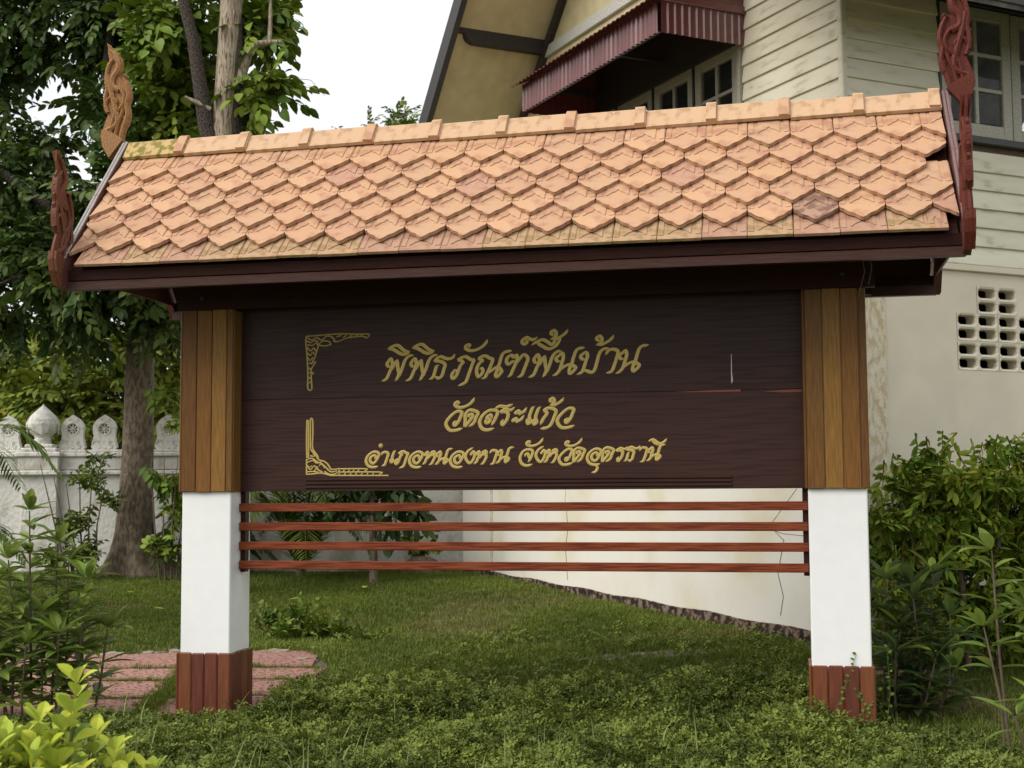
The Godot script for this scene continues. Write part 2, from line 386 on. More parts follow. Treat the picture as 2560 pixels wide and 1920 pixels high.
# ------------------------------------------------------------------ the writing on the boards, millimetres
const GLYPH = {
	"pho_phan": [[4,-47,-14,-46,-22,-31,-14,-17,0,-2,9,-20,8,-47,-5,-76,-21,-111,-34,-124,-55,-131], [-2,-76,16,-47,35,-16,46,-6], [45,-8,42,-39,46,-70,50,-92,39,-117,26,-132], [46,-115,58,-88,69,-62,83,-22,99,2,120,14,140,14]],
	"sara_i": [[0,0,25,12,48,20,67,17,88,-1,108,-15,136,-19], [136,-19,120,-29,97,-34,76,-28,53,-14,30,-2,0,0]],
	"tho_thong": [[0,0,-11,-20,-36,-28,-59,-23,-82,-14,-100,-20,-118,-37,-98,-39,-73,-47,-58,-63,-66,-89,-77,-124,-98,-139,-120,-127], [-93,-62,-109,-70,-118,-96,-127,-125,-139,-138,-155,-145]],
	"pho_samphao": [[-97,-69,-108,-56,-127,-76,-130,-96,-119,-104,-103,-87,-90,-57,-77,-27,-64,-15,-72,-2,-90,5,-67,18,-44,20,-18,4,0,0,-10,-29,-23,-63,-39,-108,-54,-131,-93,-147]],
	"mai_han": [[-113,-47,-105,-32,-118,-28,-130,-39,-124,-54,-95,-63,-59,-56,-28,-39,-8,-17,0,0]],
	"no_nen": [[-77,-56,-67,-48,-58,-61,-64,-81,-85,-98,-95,-70,-90,-40,-74,-16,-59,-6,-79,7,-64,19,-41,21,-18,8,0,0,-8,-27,-21,-57,-34,-82,-46,-102,-67,-110], [-34,-82,-8,-65,18,-48,33,-43,51,-66,48,-79,25,-101,16,-88,25,-68,33,-43,43,-14,54,21,74,41,115,48]],
	"tho_montho": [[-46,-41,-64,-38,-87,-53,-100,-40,-94,-15,-71,-1,-58,-13,-41,-1,-38,-24,-48,-54,-64,-88,-77,-115,-95,-127], [-56,-61,-31,-34,0,0,25,-21,15,-55,-1,-95,-13,-119,-39,-130]],
	"garan": [[-73,-13,-61,-28,-76,-40,-91,-27,-81,-10,-61,-2,-41,-13,-20,-14,0,0]],
	"sara_ue": [[0,0,28,16,63,29,90,18,121,0,142,34], [28,16,59,-5,100,-25,138,-11,159,16,173,36]],
	"mai_tho": [[-75,-32,-95,-24,-95,-11,-80,-4,-68,-18,-72,-39,-103,-55], [-96,-55,-65,-51,-34,-36,-10,-17,0,0]],
	"no_nu": [[-6,-46,-28,-45,-35,-28,-16,-12,0,0,7,-22,-2,-56,-16,-97,-37,-120,-58,-128], [-20,-100,11,-77,42,-66,66,-75,76,-89,45,-119,40,-95,53,-68,63,-34,77,6,95,23,132,29]],
	"bo_baimai": [[0,-41,-21,-37,-28,-20,0,0,10,-21,-1,-54,-15,-98,-28,-115,-53,-126], [-18,-105,2,-105,33,-115,50,-100,64,-56,78,-9,99,14,133,22]],
	"sara_aa": [[-71,-18,-54,8,-27,14,0,0,-11,-44,-25,-84,-39,-111,-69,-120]],
	"wo_waen": [[0,-55,-19,-69,-13,-84,7,-62,19,-37,28,-8,0,-2,-34,-25,-60,-54,-66,-79,-45,-109,-8,-111,33,-99]],
	"do_dek": [[-11,-45,-19,-31,0,-24,5,-38,-11,-60,-26,-78,-40,-92,-38,-56,-38,-27,-22,-5,0,0,37,-15,26,-42,11,-75,-19,-96]],
	"so_suea": [[14,-104,-30,-114,-60,-103,-73,-70,-60,-37,-30,-9,0,0,33,-10,18,-53,-4,-89], [-34,-48,-37,-67,-23,-74,-11,-56,-30,-45,-8,-27,3,-49], [15,5,45,21,85,18,124,32]],
	"ro_ruea": [[-65,-70,-76,-84,-73,-102,-54,-81,-43,-59,-41,-37,-61,-26,-83,-28,-57,-10,-28,-18,0,0]],
	"sara_a": [[-50,-35,-68,-31,-50,-19,-41,-32,-50,-39,-20,-25,0,0]],
	"sara_e": [[-30,-73,-45,-77,-41,-99,-26,-88,-33,-63,-26,-37,-15,-12,0,0]],
	"ko_kai": [[-92,-81,-73,-46,-51,-14,-66,3,-40,15,0,0,-11,-39,-30,-79,-52,-96,-92,-103]],
	"o_ang": [[26,-85,-8,-90,-36,-80,-49,-51,-34,-20,0,0,30,-11,19,-43,-4,-68,-23,-55,-21,-35,0,-21,11,-33,0,-43]],
	"ho_hip": [[0,-20,-17,-16,0,0,2,-20,-8,-41,-17,-61,-34,-73], [-6,-45,17,-21,42,-13,38,2,21,-6,42,-25,34,-49,21,-69,6,-74]],
	"ngo_ngu": [[21,54,8,46,25,66,31,42,17,10,0,0,-19,22,-21,47,-4,71,25,89]],
	"cho_chan": [[27,-84,-9,-92,-38,-78,-46,-45,-29,-12,0,0,27,-9,21,-37,6,-66,-3,-72], [-17,-41,-15,-29,0,-25,4,-53]],
	"sara_u": [[-6,-2,4,-4,4,-16,-7,-32,-29,-37]],
	"sara_ii": [[-105,-15,-77,-5,-45,-26,-20,-20,0,0], [-85,-13,-53,-30,-29,-26]],
}
const WRITING = [
	["pho_phan", -0.711, 2.125, 1.00, 15.5],
	["pho_phan", -0.566, 2.123, 1.00, 15.5],
	["sara_i", -0.730, 2.181, 1.00, 15.5],
	["sara_i", -0.582, 2.183, 1.00, 15.5],
	["tho_thong", -0.325, 2.142, 1.00, 15.5],
	["pho_samphao", -0.213, 2.103, 1.00, 15.5],
	["mai_han", -0.131, 2.221, 1.00, 15.5],
	["no_nen", -0.101, 2.104, 1.00, 15.5],
	["tho_montho", 0.080, 2.127, 1.00, 15.5],
	["garan", 0.162, 2.227, 1.00, 15.5],
	["pho_phan", 0.162, 2.127, 1.00, 15.5],
	["sara_ue", 0.126, 2.181, 1.00, 15.5],
	["mai_tho", 0.338, 2.265, 1.00, 15.5],
	["no_nu", 0.304, 2.130, 1.00, 15.5],
	["bo_baimai", 0.439, 2.131, 1.00, 15.5],
	["mai_tho", 0.600, 2.225, 1.00, 15.5],
	["sara_aa", 0.623, 2.130, 1.00, 15.5],
	["no_nu", 0.665, 2.135, 1.00, 15.5],
	["wo_waen", -0.312, 1.811, 1.00, 15.5],
	["mai_han", -0.209, 1.887, 0.89, 15.5],
	["do_dek", -0.226, 1.815, 1.00, 15.5],
	["so_suea", -0.107, 1.813, 1.00, 15.5],
	["ro_ruea", 0.028, 1.828, 1.00, 15.5],
	["sara_a", 0.098, 1.825, 1.00, 15.5],
	["sara_a", 0.082, 1.781, 1.00, 15.5],
	["sara_e", 0.144, 1.830, 1.00, 15.5],
	["sara_e", 0.180, 1.827, 1.00, 15.5],
	["ko_kai", 0.265, 1.804, 1.00, 15.5],
	["mai_tho", 0.311, 1.877, 0.81, 15.5],
	["wo_waen", 0.339, 1.817, 1.00, 15.5],
	["o_ang", -0.811, 1.582, 1.00, 13.0],
	["sara_aa", -0.725, 1.571, 0.60, 13.0],
	["sara_e", -0.678, 1.589, 0.70, 13.0],
	["pho_samphao", -0.606, 1.570, 0.58, 13.0],
	["o_ang", -0.549, 1.579, 1.00, 13.0],
	["ho_hip", -0.488, 1.577, 1.00, 13.0],
	["no_nu", -0.414, 1.578, 0.58, 13.0],
	["o_ang", -0.305, 1.577, 1.00, 13.0],
	["ngo_ngu", -0.241, 1.511, 1.00, 13.0],
	["ho_hip", -0.183, 1.577, 1.00, 13.0],
	["sara_aa", -0.079, 1.574, 0.60, 13.0],
	["no_nu", -0.054, 1.582, 0.58, 13.0],
	["cho_chan", 0.102, 1.585, 1.00, 13.0],
	["mai_han", 0.190, 1.650, 0.73, 13.0],
	["ngo_ngu", 0.170, 1.514, 1.00, 13.0],
	["ho_hip", 0.225, 1.581, 1.00, 13.0],
	["wo_waen", 0.333, 1.586, 0.80, 13.0],
	["mai_han", 0.414, 1.647, 0.73, 13.0],
	["do_dek", 0.397, 1.590, 0.84, 13.0],
	["o_ang", 0.490, 1.584, 1.00, 13.0],
	["sara_u", 0.493, 1.487, 1.00, 13.0],
	["do_dek", 0.561, 1.590, 0.84, 13.0],
	["ro_ruea", 0.674, 1.594, 0.79, 13.0],
	["tho_thong", 0.741, 1.600, 0.61, 13.0],
	["sara_aa", 0.779, 1.579, 0.60, 13.0],
	["no_nu", 0.807, 1.587, 0.58, 13.0],
	["sara_ii", 0.891, 1.636, 1.00, 13.0],
]
const ORNAMENT_UPPER = [
	[-1232, 2270, -1167, 2273, -1064, 2278, -986, 2278, -910, 2274, -843, 2271, -858, 2250, -879, 2260, -935, 2258, -986, 2251, -1038, 2233, -1063, 2238],
	[-1074, 2219, -1115, 2210, -1154, 2219, -1125, 2240, -1089, 2234, -1079, 2219],
	[-1232, 2270, -1234, 2233, -1229, 2183, -1223, 2109, -1220, 2023, -1220, 1963, -1206, 1948, -1195, 1960, -1199, 2022, -1199, 2071, -1189, 2091, -1171, 2118, -1192, 2113, -1177, 2145, -1166, 2179, -1156, 2211],
	[-1224, 2263, -1198, 2247, -1167, 2261, -1136, 2245, -1105, 2267, -1074, 2263, -1053, 2240],
	[-1227, 2243, -1203, 2232, -1180, 2244, -1156, 2236],
	[-1226, 2221, -1193, 2215, -1167, 2231, -1159, 2211],
	[-1226, 2206, -1205, 2183, -1185, 2200, -1172, 2179],
	[-1223, 2171, -1205, 2156, -1192, 2175, -1179, 2160],
	[-1221, 2141, -1205, 2126, -1190, 2145],
	[-1218, 2106, -1205, 2111, -1192, 2103],
	[-1214, 2082, -1201, 2069],
	[-1215, 2055, -1184, 2051, -1201, 2039],
	[-1213, 2027, -1202, 2015],
	[-1213, 1990, -1202, 2000],
	[-1043, 2262, -1012, 2269],
	[-1002, 2256, -981, 2270],
	[-966, 2260, -945, 2269],
	[-930, 2262, -910, 2270],
	[-897, 2262, -884, 2269],
]
const ORNAMENT_LOWER = [
	[-1224, 1775, -1226, 1667, -1223, 1550],
	[-1215, 1772, -1213, 1550],
	[-1203, 1782, -1202, 1606],
	[-1200, 1785, -1189, 1769, -1187, 1692, -1188, 1608, -1158, 1564, -1150, 1539, -1115, 1528, -1088, 1505, -1072, 1482, -1030, 1484],
	[-1030, 1484, -860, 1483, -870, 1468],
	[-1032, 1465, -775, 1463, -781, 1449],
	[-1225, 1453, -1179, 1456, -1131, 1460, -1077, 1447, -1037, 1446, -891, 1444, -723, 1443],
	[-1225, 1545, -1225, 1453],
	[-1223, 1540, -1191, 1547, -1158, 1526, -1126, 1511, -1094, 1482, -1072, 1467, -1035, 1472],
	[-1220, 1524, -1185, 1534, -1161, 1519, -1131, 1526],
	[-1220, 1506, -1201, 1481, -1177, 1503, -1153, 1480, -1126, 1465],
	[-1220, 1468, -1185, 1470, -1150, 1464],
	[-1115, 1470, -1083, 1452, -1051, 1454, -1032, 1464],
	[-1202, 1603, -1174, 1562, -1204, 1562],
	[-1185, 1598, -1166, 1564, -1156, 1544],
	[-1147, 1503, -1131, 1513, -1110, 1490],
	[-1212, 1491, -1190, 1504],
	[-1177, 1475, -1153, 1498],
	[-1019, 1480, -1027, 1469],
	[-990, 1480, -998, 1469],
	[-960, 1480, -968, 1469],
	[-931, 1480, -939, 1468],
	[-902, 1479, -910, 1468],
	[-1019, 1461, -1027, 1450],
	[-984, 1461, -992, 1450],
	[-950, 1461, -958, 1450],
	[-915, 1461, -923, 1449],
	[-881, 1460, -889, 1449],
	[-847, 1460, -854, 1449],
	[-812, 1460, -820, 1448],
]
const DARK_CROWN = [
	[-3.86, 5.00, -14.20, 0.59, 110],
	[-4.19, 4.40, -14.00, 0.63, 120],
	[-4.92, 3.86, -14.30, 0.59, 110],
	[-5.53, 4.79, -14.80, 0.51, 70],
	[-4.42, 3.61, -14.00, 0.53, 100],
	[-3.89, 3.44, -14.20, 0.37, 50],
	[-5.48, 3.92, -14.60, 0.45, 60],
	[-5.31, 5.32, -15.20, 0.42, 45],
	[-5.62, 3.30, -15.00, 0.36, 35],
	[-4.76, 3.20, -14.60, 0.40, 50],
	[-3.85, 4.22, -14.60, 0.51, 90],
	[-5.69, 6.93, -15.40, 0.64, 110],
	[-4.69, 6.89, -15.00, 0.62, 110],
	[-5.93, 6.52, -15.50, 0.48, 60],
	[-3.76, 3.23, -14.50, 0.28, 30],
	[-4.49, 5.58, -14.60, 0.40, 55],
	[-4.90, 6.41, -15.20, 0.37, 35],
	[-5.49, 4.53, -15.60, 0.49, 60],
	[-5.91, 5.59, -15.80, 0.30, 18],
	[-5.25, 7.58, -15.20, 0.89, 120],
	[-3.96, 5.96, -14.50, 0.45, 60],
	[-3.68, 6.27, -14.80, 0.46, 60],
	[-4.20, 6.60, -14.80, 0.51, 80],
	[-6.43, 6.04, -15.40, 0.64, 60],
	[-6.23, 4.58, -15.00, 0.73, 70],
]
const BRIGHT_CROWN = [
	[-3.43, 6.24, -13.80, 0.53, 70],
	[-3.76, 5.92, -13.60, 0.38, 40],
	[-2.62, 6.19, -13.40, 0.28, 40],
	[-2.49, 5.34, -13.00, 0.27, 38],
	[-2.33, 5.36, -12.90, 0.13, 14],
	[-2.62, 5.09, -13.20, 0.16, 18],
	[-3.30, 5.67, -13.90, 0.43, 55],
	[-3.61, 5.44, -13.80, 0.38, 40],
	[-2.53, 5.93, -13.20, 0.21, 24],
	[-2.43, 6.26, -13.40, 0.19, 18],
	[-3.22, 5.04, -13.80, 0.29, 26],
	[-3.00, 6.76, -13.60, 0.71, 70],
	[-3.59, 6.25, -13.40, 0.28, 26],
	[-3.34, 5.32, -13.90, 0.34, 34],
]
const BACK_SHRUBS = [
	[-6.17, 2.91, -17.00, 0.65, 90],
	[-5.47, 2.98, -17.20, 0.65, 90],
	[-4.53, 3.00, -16.80, 0.58, 80],
	[-5.67, 2.41, -16.60, 0.52, 80],
	[-5.01, 2.41, -16.70, 0.58, 80],
	[-4.35, 2.34, -16.60, 0.46, 60],
	[-6.32, 2.31, -16.80, 0.52, 60],
	[-6.99, 3.43, -18.50, 0.45, 40],
	[-6.34, 3.49, -18.50, 0.51, 50],
	[-4.86, 3.62, -18.00, 0.50, 60],
	[-4.41, 2.76, -17.50, 0.42, 50],
	[-5.00, 1.94, -16.50, 0.51, 50],
	[-5.97, 1.94, -16.50, 0.57, 50],
	[-4.15, 1.93, -16.50, 0.46, 40],
	[-7.08, 2.65, -17.50, 0.73, 60],
]
const FAR_TREE = [
	[-1.97, 8.09, -24.00, 0.32, 26],
	[-1.80, 7.74, -24.00, 0.50, 40],
	[-2.67, 8.28, -25.00, 0.17, 7],
	[-3.19, 8.11, -25.00, 0.16, 5],
	[-2.14, 7.49, -24.00, 0.66, 40],
]

# ------------------------------------------------------------------ the lie of the land
const HOUSE_AT := Vector3(2.285, 0, -9.0)
const HOUSE_TURN := 0.439
const SIGN_AT := Vector3(-0.003, 0, -7.677)
const SIGN_TURN := -0.2033

func house_local(x: float, z: float) -> Vector2:
	var p := Vector2(x - HOUSE_AT.x, z - HOUSE_AT.z)
	return Vector2(p.x * cos(HOUSE_TURN) - p.y * sin(HOUSE_TURN), p.x * sin(HOUSE_TURN) + p.y * cos(HOUSE_TURN))

func from_house(x: float, z: float) -> float:
	var l := house_local(x, z)
	if l.x > 0 and l.y < 0: return 0.0
	if l.y < 0: return -l.x
	if l.x > 0: return l.y
	return l.length()

func ground(x: float, z: float) -> float:
	var d := -z
	var g := 0.15 * smoothstep(7.2, 10.0, d) + 0.27 * smoothstep(10.0, 14.5, d)
	if d < 7.2: g -= (7.2 - d) * 0.012
	g = lerpf(g, 0.235 + 0.033 * clampf(-house_local(x, z).y, 0.0, 5.5), smoothstep(2.0, 0.1, from_house(x, z)))
	return g + 0.012 * sin(x * 2.3 + z) * cos(z * 1.7 - x * 0.6) - (0.0 if d < 30 else 0.0)

func mound(x: float, z: float) -> float:                       # how high the creeping plants stand above the soil
	var d := -z
	var h := 0.06 + 0.03 * sin(x * 3.1 + d * 1.3) + 0.03 * sin(x * 7.7 - d * 4.1)
	h += 0.11 * smoothstep(-1.55, -0.9, x) * smoothstep(1.95, 1.55, x) * smoothstep(7.3, 7.75, d) * smoothstep(8.35, 8.0, d)
	h += 0.05 * smoothstep(0.3, 1.2, x) * smoothstep(2.2, 1.6, x) * smoothstep(6.2, 6.9, d) * smoothstep(7.4, 7.0, d)
	return maxf(h * lerpf(1.0, 0.6, smoothstep(-1.5, -2.1, x)), 0.03)

func covered(x: float, z: float) -> bool:                      # where the creeping plants grow
	var d := -z
	if d < 5.0 or d > 8.15 + 0.12 * sin(x * 4.0) + 0.08 * sin(x * 9.0): return false
	var wob := 0.12 * sin(d * 5.0) + 0.1 * sin(d * 2.1 + 1.0)
	if d > 7.75: return x > -1.45 + wob + (d - 7.75) * 0.25 and x < 1.95 + wob
	return x > -2.75 + wob and x < 2.2 + wob * 1.5

func on_path(x: float, z: float) -> bool:
	var d := -z
	if d > 7.7 and d < 10.05 and x < -1.25 - 0.35 * pow(absf(d - 8.9) / 1.1, 3.0): return true
	if d > 9.3 and d < 9.52 and x > 0.5 and x < 1.34: return fposmod(x * 37.0 + d * 91.0, 1.0) < 0.55
	return d > 8.3 and d < 8.5 and x > 1.6 and x < 2.62

func build_ground() -> void:
	var xs := []
	var zs := []
	for k in [-400.0, -150.0, -60.0, -30.0, -18.0, -12.0, -9.0]: xs.append(k)
	for i in 61: xs.append(-7.5 + i * 0.22)
	for k in [7.5, 10.0, 15.0, 30.0, 60.0, 150.0, 400.0]: xs.append(k)
	for k in [60.0, 25.0, 12.0, 5.0, 1.0, -1.5]: zs.append(k)
	for i in 75: zs.append(-2.5 - i * 0.19)
	for k in [-18.0, -22.0, -30.0, -50.0, -100.0, -400.0]: zs.append(k)
	var s := Shape.new()
	var at := func(i: int, j: int) -> Vector3: return Vector3(xs[i], ground(xs[i], zs[j]), zs[j])
	var nor := func(p: Vector3) -> Vector3:
		return Vector3(ground(p.x - 0.1, p.z) - ground(p.x + 0.1, p.z), 0.2, ground(p.x, p.z - 0.1) - ground(p.x, p.z + 0.1)).normalized()
	for i in xs.size() - 1:
		for j in zs.size() - 1:
			var a: Vector3 = at.call(i, j); var b: Vector3 = at.call(i + 1, j); var d: Vector3 = at.call(i + 1, j + 1); var e: Vector3 = at.call(i, j + 1)
			s.tri_n(a, nor.call(a), b, nor.call(b), d, nor.call(d))
			s.tri_n(a, nor.call(a), d, nor.call(d), e, nor.call(e))
	tag(obj("ground", s, M.soil_grass), "", "", "", "structure")

func build_path() -> void:
	var rng := RandomNumberGenerator.new()
	rng.seed = 5
	var bed := Shape.new()
	var edge := PackedVector2Array()
	for i in 13:
		var d := 7.74 + i * 0.19
		edge.append(Vector2(-1.22 - 0.35 * pow(absf(d - 8.9) / 1.1, 3.0), d))
	for i in 12:
		for j in 14:
			var x0 := lerpf(-6.0, edge[i].x, j / 14.0); var x1 := lerpf(-6.0, edge[i].x, (j + 1) / 14.0)
			var y0 := lerpf(-6.0, edge[i + 1].x, j / 14.0); var y1 := lerpf(-6.0, edge[i + 1].x, (j + 1) / 14.0)
			var p := func(x: float, d: float) -> Vector3: return Vector3(x, ground(x, -d) + 0.006, -d)
			bed.quad(p.call(x0, edge[i].y), p.call(x1, edge[i].y), p.call(y1, edge[i + 1].y), p.call(y0, edge[i + 1].y))
	var path := obj("path", bed, M.sand_bed)
	tag(path, "", "", "", "structure")
	var rows := [[7.76, 8.44], [8.49, 8.90], [8.95, 9.28], [9.33, 9.98]]
	for r in 4:
		var joints := [-6.0, -4.45, -3.3, -2.2, -1.25]
		for k in 4:
			var x0: float = joints[k] + (0.04 if k == 3 else 0.03)
			var x1: float = joints[k + 1] - (0.04 if k == 2 else 0.03)
			if k == 3: x1 = -1.28 - 0.35 * pow(absf((rows[r][0] + rows[r][1]) / 2 - 8.9) / 1.1, 3.0)
			slab(path, x0, x1, rows[r][0], rows[r][1], M["paver_%d" % rng.randi_range(0, 2)], rng)
	slab(path, 0.5, 0.92, 9.34, 9.52, M.paver_grey, rng, 0.004)
	slab(path, 0.96, 1.34, 9.30, 9.48, M.paver_grey, rng, 0.004)
	slab(path, 1.62, 2.1, 8.32, 8.48, M.paver_0, rng)
	slab(path, 2.13, 2.6, 8.32, 8.48, M.paver_1, rng)
	for i in 40:                                               # pale broken kerb along the far side
		var x := -4.9 + i * 0.092 + rng.randf_range(-0.03, 0.03)
		if x > -1.35: break
		var st := Shape.new()
		var w := rng.randf_range(0.08, 0.13)
		var h := rng.randf_range(0.012, 0.04)
		var top := []
		var low := []
		for k in 7:
			var a := TAU * k / 7.0
			low.append(Vector3(cos(a) * w * 0.6, -0.03, -sin(a) * 0.055))
			top.append(Vector3(cos(a) * w * rng.randf_range(0.38, 0.55), h * rng.randf_range(0.7, 1.1), -sin(a) * rng.randf_range(0.03, 0.05)))
		for k in 7:
			st.quad(low[k], low[(k + 1) % 7], top[(k + 1) % 7], top[k])
			st.tri(top[k], top[(k + 1) % 7], Vector3(0, h * 1.1, 0))
		var d := 10.05 + rng.randf_range(-0.05, 0.05) - 0.5 * smoothstep(-1.9, -1.35, x)
		obj("kerb_stone", st, M.edge_stone, path, Vector3(x, ground(x, -d), -d))

func slab(path: Node, x0: float, x1: float, d0: float, d1: float, m: Material, rng: RandomNumberGenerator, lift := 0.024) -> void:
	var s := Shape.new()
	var cx := (x0 + x1) / 2; var cd := (d0 + d1) / 2
	var y := ground(cx, -cd)
	var nx := 6
	var p := []
	for j in 4:
		for i in nx + 1:
			var x := lerpf(x0, x1, i / float(nx)); var d := lerpf(d0, d1, j / 3.0)
			if j == 0 or j == 3: d += rng.randf_range(-0.012, 0.012)
			if i == 0 or i == nx: x += rng.randf_range(-0.015, 0.015)
			p.append(Vector3(x - cx, ground(x, -d) + lift + rng.randf_range(-0.002, 0.002) - y, cd - d))
	var at := func(i: int, j: int) -> Vector3: return p[j * (nx + 1) + i]
	for j in 3:
		for i in nx:
			s.quad(at.call(i, j), at.call(i + 1, j), at.call(i + 1, j + 1), at.call(i, j + 1))
	var dn := Vector3(0, -0.06, 0)
	for i in nx:
		s.quad(at.call(i, 0) + dn, at.call(i + 1, 0) + dn, at.call(i + 1, 0), at.call(i, 0))
		s.quad(at.call(i + 1, 3) + dn, at.call(i, 3) + dn, at.call(i, 3), at.call(i + 1, 3))
	for j in 3:
		s.quad(at.call(nx, j) + dn, at.call(nx, j + 1) + dn, at.call(nx, j + 1), at.call(nx, j))
		s.quad(at.call(0, j + 1) + dn, at.call(0, j) + dn, at.call(0, j), at.call(0, j + 1))
	obj("paver_slab", s, m, path, Vector3(cx, y, -cd))

# ------------------------------------------------------------------ the museum sign
const ALONG_X := Basis(Vector3(0, 0, 1), Vector3(0, 1, 0), Vector3(-1, 0, 0))    # a profile drawn in z and y, drawn out along x

func planks(post: Node, names: String, y0: float, y1: float, cuts: Array, half: float, thick: float, bevel: float, gap: float, first: int) -> void:
	# boards nailed round the four sides of a square post
	var k := first
	for side in 4:
		var turn := Basis(Vector3.UP, side * PI / 2)
		for i in cuts.size() - 1:
			var a: float = cuts[i] + gap / 2
			var b: float = cuts[i + 1] - gap / 2
			if i == 0: a = -half
			if i == cuts.size() - 2: b = half + thick - 0.002
			var lift := 0.0015 * (k % 3)
			bx("plank", turn * Vector3((a + b) / 2, (y0 + y1) / 2 + lift, half + thick / 2 + 0.0005), Vector3(b - a, y1 - y0, thick), bevel, M["%s_%d" % [names, k % 4]], post, turn)
			k += [1, 2, 3, 1, 2][(i + side) % 5]

func build_post(sign: Node, x: float, first: int) -> void:
	var post := bx("post", Vector3(x, 1.11, 0), Vector3(0.3075, 2.62, 0.2928), 0.006, M.white_paint, sign)
	var h := 0.1538
	planks(post, "cladding", 1.352 - 1.11, 2.428 - 1.11, [-h, -0.062, 0.034, 0.1265, h + 0.014], h, 0.014, 0.004, 0.003, first)
	planks(post, "plinth_wood", -0.16 - 1.11, 0.421 - 1.11, [-h, -0.072, 0.008, 0.09, h + 0.016], h, 0.016, 0.009, 0.002, first)

func tile_outline() -> PackedVector2Array:
	return PackedVector2Array([Vector2(0, 0), Vector2(0.012, 0.007), Vector2(0.025, 0.022), Vector2(0.037, 0.038), Vector2(0.052, 0.047), Vector2(0.066, 0.056), Vector2(0.080, 0.073), Vector2(0.092, 0.090), Vector2(0.104, 0.098), Vector2(0.111, 0.110), Vector2(0.1125, 0.126)])

func tile_shape(kind: int) -> Shape:      # 0 whole, -1 left half, 1 right half, 2 straight-edged starter
	var s := Shape.new()
	var half := tile_outline()
	var line := []
	if kind == 2:
		line = [Vector2(-0.1125, 0), Vector2(0.1125, 0)]
	else:
		if kind <= 0:
			for i in range(half.size() - 1, 0, -1): line.append(Vector2(-half[i].x, half[i].y))
		line.append(half[0])
		if kind >= 0:
			for i in range(1, half.size()): line.append(half[i])
	var x0: float = line[0].x
	var x1: float = line[-1].x
	var top := 0.35
	var t := 0.016
	var poly := PackedVector2Array(line)
	poly.append(Vector2(x1, top)); poly.append(Vector2(x0, top))
	s.prism(poly, 0.0, t, Transform3D(), false)
	if kind != 2:                          # raised bead along the pointed edge
		var r := 0.010
		for i in line.size() - 1:
			var a: Vector2 = line[i]; var b: Vector2 = line[i + 1]
			var up := Vector2(0, r + 0.003)
			var c0 := Vector2(0, 0.04) - a; c0 = Vector2(-signf(a.x) * r * 0.6, r)
			var c1 := Vector2(-signf(b.x) * r * 0.6, r)
			var z := t + 0.0045
			s.quad(Vector3(a.x, a.y, z), Vector3(b.x, b.y, z), Vector3(b.x + c1.x, b.y + c1.y, z), Vector3(a.x + c0.x, a.y + c0.y, z))
			s.quad(Vector3(b.x + c1.x, b.y + c1.y, t), Vector3(a.x + c0.x, a.y + c0.y, t), Vector3(a.x + c0.x, a.y + c0.y, z), Vector3(b.x + c1.x, b.y + c1.y, z))
			s.quad(Vector3(a.x, a.y, t - 0.002), Vector3(b.x, b.y, t - 0.002), Vector3(b.x, b.y, z), Vector3(a.x, a.y, z))
	for sd in [-1.0, 1.0]:                 # ribs along the two sides
		if kind == -int(sd): continue
		var lo := 0.136 if kind != 2 else 0.035
		var rib := PackedVector2Array([Vector2(sd * 0.082, lo), Vector2(sd * 0.108, lo + 0.004), Vector2(sd * 0.108, top), Vector2(sd * 0.082, top)])
		if sd < 0: rib.reverse()
		s.prism(rib, t - 0.001, t + 0.0032, Transform3D(), false)
	var ys := 0.016 if kind != 2 else -0.08
	var crest := [Vector2(-0.060, 0.124), Vector2(-0.051, 0.131), Vector2(-0.034, 0.153), Vector2(-0.015, 0.164), Vector2(0, 0.189), Vector2(0.015, 0.164), Vector2(0.034, 0.153), Vector2(0.051, 0.131), Vector2(0.060, 0.124)]
	var field := PackedVector2Array()
	for q in crest:
		if (kind == -1 and q.x > 0) or (kind == 1 and q.x < 0): continue
		field.append(q + Vector2(0, ys))
	field.append(Vector2(field[-1].x, top)); field.append(Vector2(field[0].x, top))
	s.prism(field, t - 0.001, t + 0.0045, Transform3D(), false)
	return s

